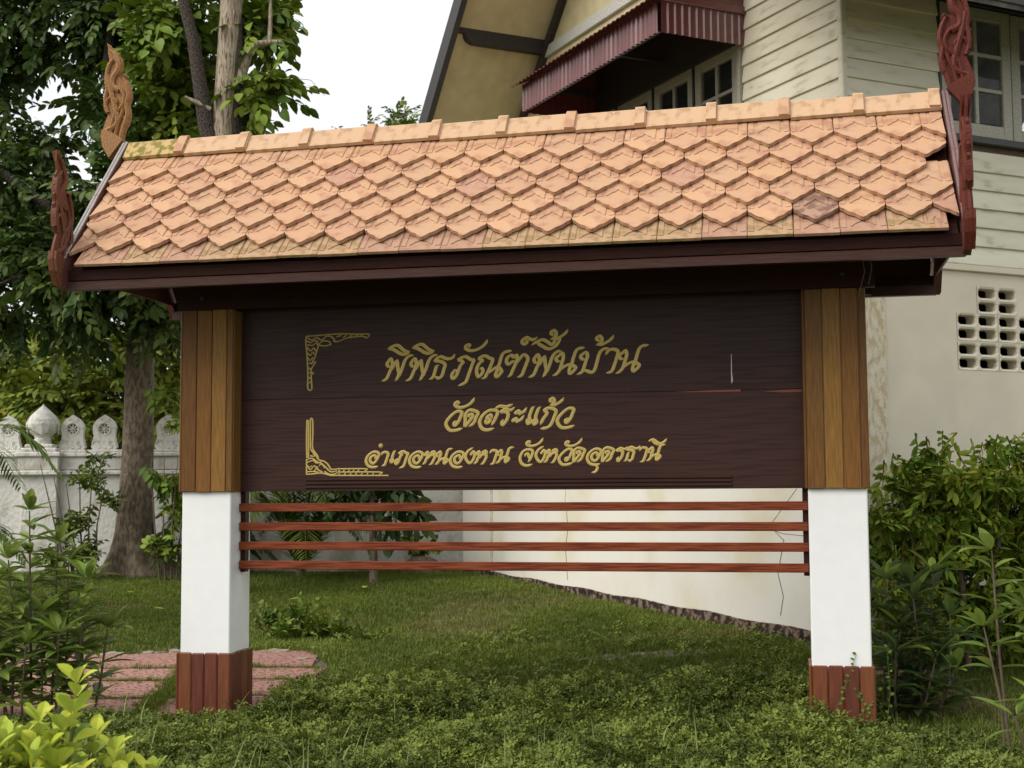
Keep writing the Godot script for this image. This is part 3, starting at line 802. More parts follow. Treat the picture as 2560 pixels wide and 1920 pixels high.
func finial_shape(sx: float, sy: float, thick: float) -> Shape:
	# a flame of carved scrolls, base at the origin, leaning towards -x
	var s := Shape.new()
	var k := 0
	var strokes := [
		[[400, 470, 428, 408], [620, 560, 360, 250], 30, 34], [[430, 440, 462, 470], [640, 560, 500, 470], 20, 22], [[458, 472, 492, 505], [655, 580, 520, 470], 20, 24],
		[[488, 502, 520, 512], [675, 610, 560, 530], 24, 30], [[512, 528, 520, 532, 522, 500], [590, 520, 450, 400, 330, 275], 26, 24], [[455, 498, 508, 478, 440], [505, 460, 400, 345, 330], 22, 22],
		[[412, 398, 425, 462, 450], [500, 440, 402, 425, 465], 20, 18], [[398, 394, 404, 398, 408, 436], [470, 400, 335, 270, 200, 150], 24, 24],
		[[478, 438, 436, 466, 470, 448, 420, 404], [355, 325, 270, 220, 175, 120, 85, 42], 36, 30], [[500, 512, 505, 488], [280, 262, 262, 275], 18, 12]]
	for st in strokes:
		var path := PackedVector2Array()
		var wide := []
		var m: int = mini(st[0].size(), st[1].size())
		for i in m:
			path.append(Vector2((st[0][i] - 500) * sx, (760 - st[1][i]) * sy))
			wide.append(lerpf(st[2], st[3], i / float(m - 1)) * sx * 0.86)
		var fine := smooth(path, 4)
		var z := thick * (0.5 - 0.025 * (k % 4))
		k += 1
		ribbon_solid(s, fine, wide, z, st[2] > 30)
	var edge := PackedVector2Array()
	for row in [[425, 806, 385, 722, 372, 655, 378, 606, 392, 560, 408, 512, 382, 474, 398, 450, 382, 424, 398, 396, 379, 350, 392, 332, 380, 294, 396, 272], [388, 234, 402, 206, 394, 178, 411, 152, 401, 95, 402, 40, 422, 64, 446, 93, 474, 108, 465, 126, 488, 150, 490, 190, 476, 206, 456, 234], [452, 254, 470, 262, 500, 256, 521, 274, 509, 286, 512, 303, 529, 308, 516, 326, 534, 344, 519, 361, 534, 384, 521, 402, 536, 424, 523, 441], [534, 466, 526, 490, 533, 545, 520, 560, 505, 575, 515, 612, 510, 640, 490, 657, 506, 690]]:
		for q in range(0, row.size(), 2):
			edge.append(Vector2((row[q] - 500) * sx, (760 - row[q + 1]) * sy))
	s.prism(edge, -thick * 0.13, thick * 0.13)
	var foot := PackedVector2Array()
	for q in [[426, 802], [388, 724], [376, 660], [381, 612], [410, 618], [440, 636], [472, 654], [500, 680], [504, 692]]:
		foot.append(Vector2((q[0] - 500) * sx, (760 - q[1]) * sy))
	s.prism(foot, -thick * 0.5, thick * 0.5)
	return s

func smooth(p: PackedVector2Array, n: int) -> PackedVector2Array:
	var o := PackedVector2Array()
	for i in p.size() - 1:
		var a := p[maxi(i - 1, 0)]; var b := p[i]; var d := p[i + 1]; var e := p[mini(i + 2, p.size() - 1)]
		for k in n: o.append(b.cubic_interpolate(d, a, e, k / float(n)))
	o.append(p[-1])
	return o

func ribbon_solid(s: Shape, line: PackedVector2Array, wide: Array, z: float, taper: bool) -> void:
	var l := []
	var r := []
	for i in line.size():
		var t := i / float(line.size() - 1)
		var d := (line[mini(i + 1, line.size() - 1)] - line[maxi(i - 1, 0)]).normalized().orthogonal()
		var w: float = lerpf(wide[0], wide[-1], t) * 0.5
		if taper: w *= clampf((1.0 - t) * 2.6 + 0.12, 0, 1)
		elif t > 0.85: w *= 0.8
		l.append(line[i] + d * w); r.append(line[i] - d * w)
	var p := func(q: Vector2, h: float) -> Vector3: return Vector3(q.x, q.y, h)
	for i in line.size() - 1:
		var mid0 := line[i]; var mid1 := line[i + 1]
		for f in [1.0, -1.0]:                              # rounded faces front and back, then the two edges
			s.out([p.call(r[i], f * z * 0.72), p.call(r[i + 1], f * z * 0.72), p.call(mid1, f * z), p.call(mid0, f * z)], p.call(mid0, 0))
			s.out([p.call(l[i], f * z * 0.72), p.call(l[i + 1], f * z * 0.72), p.call(mid1, f * z), p.call(mid0, f * z)], p.call(mid0, 0))
		s.out([p.call(r[i], -z * 0.72), p.call(r[i + 1], -z * 0.72), p.call(r[i + 1], z * 0.72), p.call(r[i], z * 0.72)], p.call(mid0, 0))
		s.out([p.call(l[i], -z * 0.72), p.call(l[i + 1], -z * 0.72), p.call(l[i + 1], z * 0.72), p.call(l[i], z * 0.72)], p.call(mid0, 0))

func brush(s: Shape, pts: Array, at: Vector2, scale: float, wide: float, z: float, even := false) -> void:
	# a brush stroke carved proud of the board: thick where it runs across the nib
	var p := PackedVector2Array()
	for i in range(0, pts.size(), 2): p.append(at + Vector2(pts[i], pts[i + 1]) * 0.001 * scale)
	var line := smooth(p, 4 if p.size() > 2 else 1)
	var n := line.size()
	var run := 0.0
	var total := 0.0
	for i in n - 1: total += line[i].distance_to(line[i + 1])
	var l := []
	var r := []
	for i in n:
		if i > 0: run += line[i].distance_to(line[i - 1])
		var d := (line[mini(i + 1, n - 1)] - line[maxi(i - 1, 0)]).normalized()
		var w := wide * (0.95 + 0.42 * absf(sin(d.angle() - deg_to_rad(28.0))))
		if not even:
			w *= clampf(0.25 + minf(run, total - run) / (wide * 1.6), 0.0, 1.0)
		l.append(line[i] + d.orthogonal() * w * 0.5); r.append(line[i] - d.orthogonal() * w * 0.5)
	for i in n - 1:
		var a := Vector3(line[i].x, line[i].y, z + 0.0022); var b := Vector3(line[i + 1].x, line[i + 1].y, z + 0.0022)
		var la := Vector3(l[i].x, l[i].y, z); var lb := Vector3(l[i + 1].x, l[i + 1].y, z)
		var ra := Vector3(r[i].x, r[i].y, z); var rb := Vector3(r[i + 1].x, r[i + 1].y, z)
		var back := Vector3(a.x, a.y, z - 0.02)
		s.out([la, lb, b, a], back); s.out([ra, rb, b, a], back)
		var sink := Vector3(0, 0, -0.002)
		s.out([la + sink, lb + sink, lb, la], back); s.out([ra + sink, rb + sink, rb, ra], back)

func build_sign() -> void:
	var sign := thing("museum_sign", SIGN_AT, SIGN_TURN, "wooden museum notice board with gold writing between white posts under a small tiled roof", "sign")
	var rng := RandomNumberGenerator.new()
	rng.seed = 21
	build_post(sign, -1.8048, 2)
	build_post(sign, 1.8048, 0)
	# the two wide boards
	var upper := bx("panel_board", Vector3(0, 2.172, 0.018), Vector3(3.296, 0.544, 0.044), 0.0015, M.board_0, sign)
	var lower := bx("panel_board", Vector3(0, 1.6275, 0.0175), Vector3(3.296, 0.543, 0.043), 0.0015, M.board_1, sign)
	var k := 0
	for w in WRITING:
		var board := upper if w[2] > 1.9 else lower
		var s := Shape.new()
		for st in GLYPH[w[0]]:
			brush(s, st, Vector2(w[1], w[2]) - Vector2(board.position.x, board.position.y), w[3], w[4] * 0.001, 0.0225 + 0.0003 * k)
			k = (k + 1) % 5
		obj("letter", s, M.gold, board)
	var dot := Shape.new()
	dot.ball(Vector3(-0.77, 1.6156, 0.0395) - lower.position, Vector3(0.0145, 0.0155, 0.004), 14)
	obj("letter", dot, M.gold, lower)
	for o in [[ORNAMENT_UPPER, upper, M.gold_dull], [ORNAMENT_LOWER, lower, M.gold]]:
		var s := Shape.new()
		for st in o[0]:
			brush(s, st, -Vector2(o[1].position.x, o[1].position.y), 1.0, 0.0068, 0.0222 + 0.0003 * k, true)
			k = (k + 1) % 5
		obj("corner_ornament", s, o[2], o[1])
	for y in [1.4225, 1.401, 1.3785]:
		bx("moulding", Vector3(0.008, y, 0.0425) - lower.position, Vector3(2.478, 0.0175, 0.012), 0.005, M.board_1, lower)
	for q in [[0.93, 1.30, 1.896, 0.006], [1.42, 1.63, 1.889, 0.008]]:
		var s := Shape.new()
		s.prism(PackedVector2Array([Vector2(q[0], q[2] - 0.002), Vector2((q[0] + q[1]) / 2, q[2] - q[3]), Vector2(q[1], q[2] - q[3]), Vector2(q[1], q[2] + q[3]), Vector2((q[0] + q[1]) / 2, q[2] + q[3] * 0.6)]), 0.036, 0.0415)
		obj("bare_wood_strip", s, M.red_wood, sign)
	var streak := Shape.new()
	streak.prism(PackedVector2Array([Vector2(1.251, 1.935), Vector2(1.259, 1.95), Vector2(1.255, 2.0), Vector2(1.2545, 2.10), Vector2(1.252, 2.10), Vector2(1.25, 2.0)]), 0.039, 0.0412)
	obj("bird_dropping", streak, M.dropping, sign)
	# rails below the boards, and the battens they are nailed to
	for i in 4:
		var y := 1.2605 - 0.1125 * i
		bx("slat", Vector3(0, y, 0.018), Vector3(3.298 - 0.004 * (i % 2), 0.049, 0.026), 0.004, M["slat_wood_%d" % i], sign)
	for sx in [-1.0, 1.0]:
		bx("batten", Vector3(sx * 1.636, 1.12, -0.026), Vector3(0.03, 0.48, 0.06), 0.003, M.beam_wood, sign)
	# beams on the posts
	for f in [1.0, -1.0]:
		var p := PackedVector2Array([Vector2(-2.032, 2.574), Vector2(-1.982, 2.43), Vector2(2.025, 2.43), Vector2(2.025, 2.574)])
		var s := Shape.new()
		s.prism(p, f * 0.15 - 0.024, f * 0.15 + 0.024)
		obj("beam", s, M.beam_wood, sign)
	for sx in [-1.0, 1.0]:
		bx("cross_beam", Vector3(sx * 1.8, 2.51, 0), Vector3(0.07, 0.13, 0.24), 0.003, M.beam_wood, sign)
	for q in [[-1.831, 2.50], [1.856, 2.507]]:
		var s := Shape.new()
		s.lathe([Vector2(0.0, 0.0), Vector2(0.016, 0.0), Vector2(0.014, 0.008), Vector2(0, 0.011)], 12)
		obj("bolt_head", s, M.bolt, sign, Vector3(q[0], q[1], 0.174), Basis(Vector3.RIGHT, PI / 2))
	for q in [[1.965, 2.57, 1.93, 2.36, 0.04], [2.0, 2.57, 1.99, 2.44, 0.03]]:
		var s := Shape.new()
		var a := Vector3(q[0], q[1], 0.19); var b := Vector3(q[2], q[3], 0.185)
		s.tube([a, a.lerp(b, 0.3) + Vector3(q[4] * 0.4, 0, 0.01), a.lerp(b, 0.7) + Vector3(q[4] * 0.2, 0, 0.006), b], [0.0012, 0.0016, 0.0014, 0.001], 5)
		obj("cobweb_strand", s, M.cobweb, sign)
	# roof
	var deck := Shape.new()
	deck.prism(PackedVector2Array([Vector2(0.69, 2.577), Vector2(0.69, 2.60), Vector2(0, 3.415), Vector2(-0.69, 2.60), Vector2(-0.69, 2.577), Vector2(0, 3.39)]), -2.395, 2.395, Transform3D(ALONG_X, Vector3.ZERO))
	var roof := obj("roof", deck, M.fascia_dark, sign)
	var slope := Vector3(0, 0.845, -0.72).normalized()
	var up := Vector3(0, 0.72, 0.845).normalized()
	var tilt := atan(0.040 / 0.30)
	var tile_meshes := {}
	for kind in [-1, 0, 1, 2]: tile_meshes[kind] = tile_shape(kind).mesh()
	var eave := Vector3(0, 2.603, 0.722)
	var pitch := 0.2286
	for side in [1.0, -1.0]:
		for row in range(-1, 6):
			var along := 0.0 if row < 0 else 0.083 + 0.166 * row
			if row == 5: continue
			var odd := row >= 0 and row % 2 == 0
			var count := 21 if not odd and row >= 0 else 22
			for i in count:
				var kind := 0
				var x := (i - 10) * pitch
				if odd:
					x = (i - 10.5) * pitch
					if i == 0: kind = 1
					if i == 21: kind = -1
				if row < 0:
					kind = 2
					x = (i - 10.5) * pitch
					if i == 0 or i == 21: x -= signf(x) * pitch * 0.49
				if side > 0 and row == 2 and i == 21: continue                      # a tile has gone here
				var b := Basis(Vector3.RIGHT, slope, up)
				var sl := along
				var jit := rng.randf_range(-0.0025, 0.0025)
				if side > 0 and row == 1 and i == 20: sl -= 0.018; jit = 0.004
				var o := eave + slope * (sl + jit) + up * (0.030 + 0.0018 * absf(x * 7 - floor(x * 7)) + (0.004 if row >= 0 else -0.013))
				var basis := b * Basis(Vector3.RIGHT, -tilt) * Basis(Vector3.BACK, rng.randf_range(-0.012, 0.012))
				if row < 0 and (i == 0 or i == 21): basis = b * Basis(Vector3.RIGHT, -tilt) * Basis.from_scale(Vector3(0.5, 1, 1))
				if side < 0:
					o = Vector3(-o.x, o.y, -o.z); x = -x
					basis = Basis(Vector3.UP, PI) * basis
				o.x = x
				var m: Material = M["clay_%d" % [0, 1, 2, 0, 4, 5, 1, 3, 0, 4, 2, 1, 5, 0][rng.randi_range(0, 13)]]
				if row < 0: m = M.clay_starter if rng.randf() < 0.6 else M.clay_starter_pink
				if side > 0 and row == 0 and i == 18: m = M.clay_sooty
				obj("roof_tile", tile_meshes[kind], m, roof, o, basis)
	# ridge caps, each with a raised collar at its right end
	var body := ridge_shape(0.40, 0.0)
	var collar := ridge_shape(0.056, 0.013)
	for i in 12:
		var x := -2.405 + (i + 0.5) * 0.4008
		var m: Material = M.clay_ridge if i != 0 else M.clay_mossy
		var cap := obj("ridge_tile", body, m, roof, Vector3(x, 3.45 + 0.004 * sin(i * 2.2), 0.002 * sin(i * 3.0)), Basis(Vector3.BACK, 0.022))
		obj("ridge_collar", collar, M.clay_ridge if i % 3 else M.clay_1, roof, Vector3(x + 0.165, 3.455, 0.0), Basis(Vector3.BACK, rng.randf_range(-0.03, 0.03)))
	for i in 17:
		var s := Shape.new()
		s.ball(Vector3.ZERO, Vector3(0.007, 0.006, 0.003), 8)
		var h := rng.randf_range(0.2, 0.9)
		obj("dropping_spot", s, M.dropping, roof, Vector3(rng.randf_range(-1.9, 2.35), lerpf(3.42, 3.515, h), lerpf(0.075, 0.012, h) + 0.008))
	# fascias and barge boards
	for f in [1.0, -1.0]:
		var low := Shape.new()
		low.prism(PackedVector2Array([Vector2(f * 0.703, 2.490), Vector2(f * 0.703, 2.528), Vector2(f * 0.694, 2.538), Vector2(f * 0.676, 2.545), Vector2(f * 0.655, 2.545), Vector2(f * 0.655, 2.490)]), -2.428, 2.428, Transform3D(ALONG_X, Vector3.ZERO))
		obj("fascia_moulding", low, M.fascia_wood, sign)
		var high := Shape.new()
		high.prism(PackedVector2Array([Vector2(f * 0.690, 2.547), Vector2(f * 0.694, 2.604), Vector2(f * 0.66, 2.604), Vector2(f * 0.66, 2.547)]), -2.426, 2.426, Transform3D(ALONG_X, Vector3.ZERO))
		obj("fascia_board", high, M.fascia_dark, sign)
	bx("added_gap_strip", Vector3(2.19, 2.715, -0.545), Vector3(0.36, 0.016, 0.02), 0.002, M.white_trim, sign)  # added pale strip standing for the bright house wall seen through the rear gap
	for sx in [-1.0, 1.0]:
		for f in [1.0, -1.0]:
			var p := PackedVector2Array([Vector2(0, 3.520), Vector2(f * 0.36, 3.11), Vector2(f * 0.60, 2.80), Vector2(f * 0.742, 2.635), Vector2(f * 0.755, 2.57), Vector2(f * 0.735, 2.515), Vector2(f * 0.69, 2.492), Vector2(f * 0.62, 2.58), Vector2(f * 0.30, 2.95), Vector2(0, 3.31)])
			var s := Shape.new()
			s.prism(p, -sx * 2.431 - 0.02, -sx * 2.431 + 0.02, Transform3D(ALONG_X, Vector3.ZERO))
			var barge := obj("barge_board", s, M.maroon_board, sign)
			for t in 2:
				var strip := Shape.new()
				var q := Basis(Vector3.RIGHT, Vector3(0, 0.885, -f * 0.742).normalized(), Vector3(0, f * 0.742, 0.885).normalized())
				strip.box(Vector3.ZERO, Vector3(0.016, 1.13, 0.012), 0.003, Transform3D(q, Vector3(sx * 2.431 + (t - 0.5) * 0.019, 3.085, f * 0.373)))
				obj("flashing_strip", strip, M.grey_flashing if sx < 0 else M.purple_flashing, barge)
		var gable := Shape.new()
		gable.prism(PackedVector2Array([Vector2(0.62, 2.58), Vector2(0, 3.33), Vector2(-0.62, 2.58)]), -sx * 2.412 - 0.006, -sx * 2.412 + 0.006, Transform3D(ALONG_X, Vector3.ZERO))
		obj("gable_board", gable, M.maroon_board, sign)
	# carved finials: two on the ridge, four on the eaves
	var crown := finial_shape(0.00113, 0.00096, 0.062)
	var l := obj("ridge_finial", crown, M.finial_tan, sign, Vector3(-2.452, 3.462, 0.0))
	tag(l, "tan carved flame finial on the left end of the ridge")
	var r := obj("ridge_finial", crown, M.finial_red, sign, Vector3(2.448, 3.462, 0.0), Basis(Vector3.UP, PI))
	tag(r, "dark red carved flame finial on the right end of the ridge")
	var flame := finial_shape(0.00122, 0.00100, 0.052)
	for sx in [-1.0, 1.0]:
		for f in [1.0, -1.0]:
			# the flame stands in the plane of the barge board and leans outwards
			var b := Basis(Vector3.UP, PI / 2 if f > 0 else -PI / 2)
			obj("eave_finial", flame, M.finial_brown if sx < 0 else M.finial_red, sign, Vector3(sx * 2.438, 2.555, f * 0.665), b * Basis(Vector3.BACK, 0.02))

func ridge_shape(length: float, more: float) -> Shape:
	var s := Shape.new()
	var t := 0.019 + more
	var a := Vector2(0.0, 0.052); var b := Vector2(0.085, -0.058)
	var d := (b - a).normalized(); var q := Vector2(-d.y, d.x) * -1.0
	q = Vector2(0.79, 0.61)
	var outer := [a + Vector2(0, t * 1.05), a + q * t + Vector2(0.004, 0), b + q * t, b + d * 0.004]
	var p := PackedVector2Array()
	for w in outer: p.append(w)
	p.append(Vector2(0, a.y - 0.012))
	for i in range(outer.size() - 1, 0, -1): p.append(Vector2(-outer[i].x, outer[i].y))
	s.prism(p, -length / 2, length / 2, Transform3D(ALONG_X, Vector3.ZERO))
	return s

# ------------------------------------------------------------------ the house
func board_shape(length: float, height: float) -> ArrayMesh:      # a tapered weatherboard, length along x, facing +z
	var key := "board %.3f %.3f" % [length, height]
	if not boxes.has(key):
		var s := Shape.new()
		var h := length / 2
		s.prism(PackedVector2Array([Vector2(0, -0.004), Vector2(0.024, -0.004), Vector2(0.026, 0.0), Vector2(0.0255, 0.01), Vector2(0.008, height + 0.008), Vector2(0, height + 0.008)]), -h, h, Transform3D(ALONG_X, Vector3.ZERO))
		boxes[key] = s.mesh()
	return boxes[key]

func casement(parent: Node, center: Vector3, w: float, h: float, turn: Basis, m: Material) -> void:
	# a glazed shutter: frame of stiles and rails, two panes wide and three high
	var s := Shape.new()
	var st := 0.085
	var rails := [-h / 2, -h / 2 + 0.095, h / 2 - 0.085, h / 2]
	s.box(Vector3(-w / 2 + st / 2, 0, 0), Vector3(st, h, 0.036), 0.004)
	s.box(Vector3(w / 2 - st / 2, 0, 0), Vector3(st, h, 0.036), 0.004)
	s.box(Vector3(0, (rails[0] + rails[1]) / 2, 0), Vector3(w - 2 * st, rails[1] - rails[0], 0.034), 0.004)
	s.box(Vector3(0, (rails[2] + rails[3]) / 2, 0), Vector3(w - 2 * st, rails[3] - rails[2], 0.034), 0.004)
	s.box(Vector3(0, (rails[1] + rails[2]) / 2, 0), Vector3(0.032, rails[2] - rails[1], 0.030), 0.004)
	var ph: float = (rails[2] - rails[1]) / 3
	for i in 2:
		s.box(Vector3(0, rails[1] + ph * (i + 1), 0), Vector3(w - 2 * st, 0.028, 0.026), 0.004)
	var win := obj("window", s, m, parent, center, turn)
	for i in 3:
		for k in [-1.0, 1.0]:
			bx("pane", Vector3(k * (w / 2 - st + 0.016) / 2, rails[1] + ph * (i + 0.5), -0.004), Vector3(w / 2 - st - 0.018, ph - 0.03, 0.006), 0.0, M.window_glass, win)

func corrugated(a: Vector3, along: Vector3, down: Vector3, out_dir: Vector3, length: float, drop: float, wave: float, deep: float, rib := false) -> Shape:
	var s := Shape.new()
	var n := int(length / wave) * 6
	var last := Vector3.ZERO
	for i in n + 1:
		var t := i / float(n) * length
		var ph := fposmod(t / wave, 1.0)
		var d := deep * 0.5 * (1 + cos(TAU * ph))
		if rib: d = deep if ph < 0.18 else 0.0
		var p := a + along * t + out_dir * d
		if i > 0:
			s.quad(last + down * drop, p + down * drop, p, last)
		last = p
	return s

func vent_block_shape(w: float, h: float, deep: float) -> Shape:
	var s := Shape.new()
	for cx in [-1.0, 1.0]:
		for cy in [-1.0, 1.0]:
			var c := Vector2(cx * w / 4, cy * h / 4)
			var o := Vector2(w / 4, h / 4)
			var i := Vector2(w / 4 - 0.0165, h / 4 - 0.0145)
			var ch := 0.016
			var inner := []
			var outer := []
			for q in [[1, -1, 0], [1, 1, 1], [-1, 1, 0], [-1, -1, 1]]:
				var p0 := Vector2(i.x, -i.y + ch) if q[0] == 1 and q[1] == -1 else Vector2.ZERO
				var sx: float = q[0]; var sy: float = q[1]
				var on_x := Vector2(sx * i.x, sy * (i.y - ch))
				var on_y := Vector2(sx * (i.x - ch), sy * i.y)
				var ox := Vector2(sx * o.x, sy * (i.y - ch))
				var oy := Vector2(sx * (i.x - ch), sy * o.y)
				if q[2] == 1:
					inner.append(on_x); inner.append(on_y); outer.append(ox); outer.append(oy)
				else:
					inner.append(on_y); inner.append(on_x); outer.append(oy); outer.append(ox)
			for k in 8:
				var l := (k + 1) % 8
				var z := 0.0
				var a := Vector3(c.x + inner[k].x, c.y + inner[k].y, -0.006); var b := Vector3(c.x + inner[l].x, c.y + inner[l].y, -0.006)
				var e := Vector3(c.x + outer[k].x, c.y + outer[k].y, z); var f := Vector3(c.x + outer[l].x, c.y + outer[l].y, z)
				s.out([a, e, f, b], Vector3(c.x, c.y, -1))
				var corner := Vector3(c.x + signf(inner[k].x) * o.x, c.y + signf(inner[k].y) * o.y, z)
				if signf(inner[k].x) == signf(inner[l].x) and signf(inner[k].y) == signf(inner[l].y): s.tri(e, corner, f) if (corner - e).cross(f - e).z > 0 else s.tri(e, f, corner)
				var back := Vector3(0, 0, -deep)
				s.quad(a, b, b + back, a + back)
	return s

func build_house() -> void:
	var house := thing("house", HOUSE_AT, HOUSE_TURN, "two-storey house with pale plaster below, cream weatherboards above and a maroon sheet awning", "house")
	var rng := RandomNumberGenerator.new()
	rng.seed = 31
	var left := Basis(Vector3.UP, -PI / 2)          # turns a thing that faces +z to face -x
	# ground floor: corner column, left wall, right wall round the vent blocks
	var lw := bx("wall", Vector3(0.075, 1.32, -3.5), Vector3(0.15, 3.24, 6.38), 0.0, M.plaster_stained, house)
	bx("corner_column", Vector3(0.152, 1.32, -0.15), Vector3(0.314, 3.24, 0.316), 0.006, M.plaster_rough, house)
	var holes := [Rect2(1.148, 2.592, 0.385, 0.196), Rect2(0.952, 2.394, 0.385, 0.196), Rect2(1.340, 2.394, 0.385, 0.196), Rect2(1.728, 2.394, 0.385, 0.196), Rect2(0.952, 2.184, 0.385, 0.196), Rect2(1.340, 2.184, 0.385, 0.196), Rect2(1.728, 2.184, 0.385, 0.196)]
	var wall := Shape.new()
	var cuts := [-0.3, 2.184, 2.380, 2.394, 2.590, 2.592, 2.788, 2.94]
	for i in cuts.size() - 1:
		var y0: float = cuts[i]; var y1: float = cuts[i + 1]
		var x := 0.309
		for hole in holes:
			if hole.position.y < y1 - 0.001 and hole.end.y > y0 + 0.001:
				wall.quad(Vector3(x, y0, 0), Vector3(hole.position.x, y0, 0), Vector3(hole.position.x, y1, 0), Vector3(x, y1, 0))
				x = hole.end.x
		wall.quad(Vector3(x, y0, 0), Vector3(6.0, y0, 0), Vector3(6.0, y1, 0), Vector3(x, y1, 0))
	var rw := obj("wall", wall, M.plaster, house)
	for q in [[Vector3(6.05, 2.5, -3.35), Vector3(0.1, 5.8, 6.7)], [Vector3(3.1, 1.6, -6.74), Vector3(6.0, 4.0, 0.1)]]:
		bx("back_wall", q[0], q[1], 0.0, M.plaster, house)
	bx("upper_floor", Vector3(3.075, 2.86, -3.4), Vector3(5.82, 0.08, 6.5), 0.0, M.inside_timber, house)
	bx("inner_wall", Vector3(2.9, 3.9, -3.7), Vector3(5.6, 2.0, 0.06), 0.0, M.inside_timber, house)
	var block := vent_block_shape(0.385, 0.196, 0.09).mesh()
	for hole in holes:
		obj("vent_block", block, M.plaster, rw, Vector3(hole.get_center().x, hole.get_center().y, 0.003))
	bx("wall_ledge", Vector3(3.0, 2.912, 0.0), Vector3(6.04, 0.05, 0.05), 0.006, M.plaster, house)
	bx("wall_ledge", Vector3(0.0, 2.912, -3.4), Vector3(0.05, 0.05, 6.7), 0.006, M.plaster, house)
	var foot := Shape.new()
	for i in 30:                                     # the dark peeling band at the foot of the left wall
		var z0 := -6.68 + i * 0.2137; var z1 := z0 + 0.2137
		var t0 := 0.345 - 0.0235 * z0 - 0.008 * sin(i * 1.3); var t1 := 0.345 - 0.0235 * z1 - 0.008 * sin((i + 1) * 1.3)
		foot.quad(Vector3(-0.012, -0.3, z0), Vector3(-0.012, -0.3, z1), Vector3(-0.012, t1, z1), Vector3(-0.012, t0, z0))
		foot.quad(Vector3(-0.012, t0, z0), Vector3(-0.012, t1, z1), Vector3(0.0, t1 + 0.006, z1), Vector3(0.0, t0 + 0.006, z0))
	obj("wall_foot", foot, M.wall_foot, house)
	for path in [[-0.62, 1.35, -0.95, 1.08, -0.78, 0.98, -0.86, 0.74, -0.80, 0.58, -0.84, 0.44], [-0.55, 1.02, -0.8, 1.03, -0.95, 1.06], [-4.15, 1.6, -4.2, 1.25, -4.14, 1.0, -4.2, 0.8, -4.16, 0.5]]:
		var s := Shape.new()
		var p := []
		var r := []
		for i in range(0, path.size(), 2):
			p.append(Vector3(-0.0005, path[i + 1], path[i])); r.append(0.0035 if i > 3 else 0.002)
		s.tube(p, r, 5)
		obj("crack", s, M.crack, house)
	bx("wall_seam", Vector3(-0.004, 1.0, -5.9), Vector3(0.012, 1.9, 0.05), 0.003, M.plaster_rough, house)
	# upper storey: weatherboards
	var h := 0.137
	bx("upper_wall", Vector3(0.42, 4.1, -0.06), Vector3(0.82, 2.34, 0.1), 0.0, M.inside_timber, house)
	bx("upper_wall", Vector3(3.4, 3.38, -0.06), Vector3(5.2, 0.88, 0.1), 0.0, M.inside_timber, house)
	bx("upper_wall", Vector3(4.6, 4.5, -0.06), Vector3(2.8, 1.4, 0.1), 0.0, M.inside_timber, house)
	bx("upper_wall", Vector3(0.07, 4.2, -0.58), Vector3(0.1, 2.5, 1.1), 0.0, M.inside_timber, house)
	bx("upper_wall", Vector3(0.07, 3.39, -3.9), Vector3(0.1, 0.89, 5.5), 0.0, M.inside_timber, house)
	for i in 18:
		var y := 2.94 + h * i
		var mm: Material = M["siding_%d" % rng.randi_range(0, 3)]
		var slip := rng.randf_range(-0.002, 0.002)
		if y < 3.7:
			obj("weatherboard", board_shape(5.99, h), mm, house, Vector3(3.0, y + slip, 0))
		else:
			obj("weatherboard", board_shape(0.838, h), mm, house, Vector3(0.424, y + slip, 0))
			if i < 16: obj("weatherboard", board_shape(2.8, h), mm, house, Vector3(4.6, y + slip, 0))
		mm = M["siding_%d" % rng.randi_range(0, 3)]
		if y < 3.7:
			obj("weatherboard", board_shape(6.66, h), mm, house, Vector3(0, y + slip, -3.33), left)
		else:
			obj("weatherboard", board_shape(1.15, h), mm, house, Vector3(0, y + slip, -0.575), left)
	bx("corner_seam", Vector3(0.0, 4.2, 0.0), Vector3(0.05, 2.5, 0.05), 0.008, M.siding_1, house)
	# window bank on the right face, under the eave
	bx("window_jamb", Vector3(0.853, 4.35, -0.005), Vector3(0.022, 1.1, 0.06), 0.002, M.dark_timber, house)
	bx("window_sill", Vector3(1.98, 3.845, 0.01), Vector3(2.27, 0.05, 0.09), 0.004, M.dark_barge, house)
	bx("window_head", Vector3(1.98, 4.90, 0.0), Vector3(2.27, 0.12, 0.06), 0.004, M.dark_timber, house)
	for i in 3:
		casement(house, Vector3(1.197 + 0.688 * i, 4.353, 0.006), 0.668, 0.955, Basis(Vector3.UP, 0.0 if i != 1 else -0.04), M.shutter_paint)
	bx("window_post", Vector3(1.541, 4.35, -0.03), Vector3(0.014, 0.97, 0.04), 0.002, M.dark_timber, house)
	# window bank on the left face, in the shade of the awning
	bx("window_jamb", Vector3(0.0, 4.5, -1.175), Vector3(0.09, 1.4, 0.04), 0.003, M.shutter_paint, house)
	bx("window_head", Vector3(0.0, 5.0, -2.4), Vector3(0.06, 0.45, 2.45), 0.003, M.dark_timber, house)
	bx("window_head", Vector3(0.0, 4.795, -2.4), Vector3(0.08, 0.05, 2.45), 0.003, M.dark_timber, house)
	for i in 4:
		casement(house, Vector3(0.0, 4.31, -1.515 - 0.632 * i), 0.605, 0.93, left, M.shutter_paint)
		bx("window_post", Vector3(0.0, 4.31, -1.831 - 0.632 * i), Vector3(0.06, 0.95, 0.022), 0.002, M.dark_timber, house)
	bx("far_wall_panel", Vector3(0.06, 4.6, -5.2), Vector3(0.12, 1.6, 2.96), 0.0, M.cream_wall, house)
	# gable above
	var gable := Shape.new()
	gable.prism(PackedVector2Array([Vector2(-0.3, 5.38), Vector2(-0.35, 5.55), Vector2(-2.55, 7.70), Vector2(-6.68, 3.45), Vector2(-4.3, 5.30)]), -0.08, -0.005, Transform3D(ALONG_X, Vector3.ZERO))
	obj("gable_wall", gable, M.cream_wall, house)
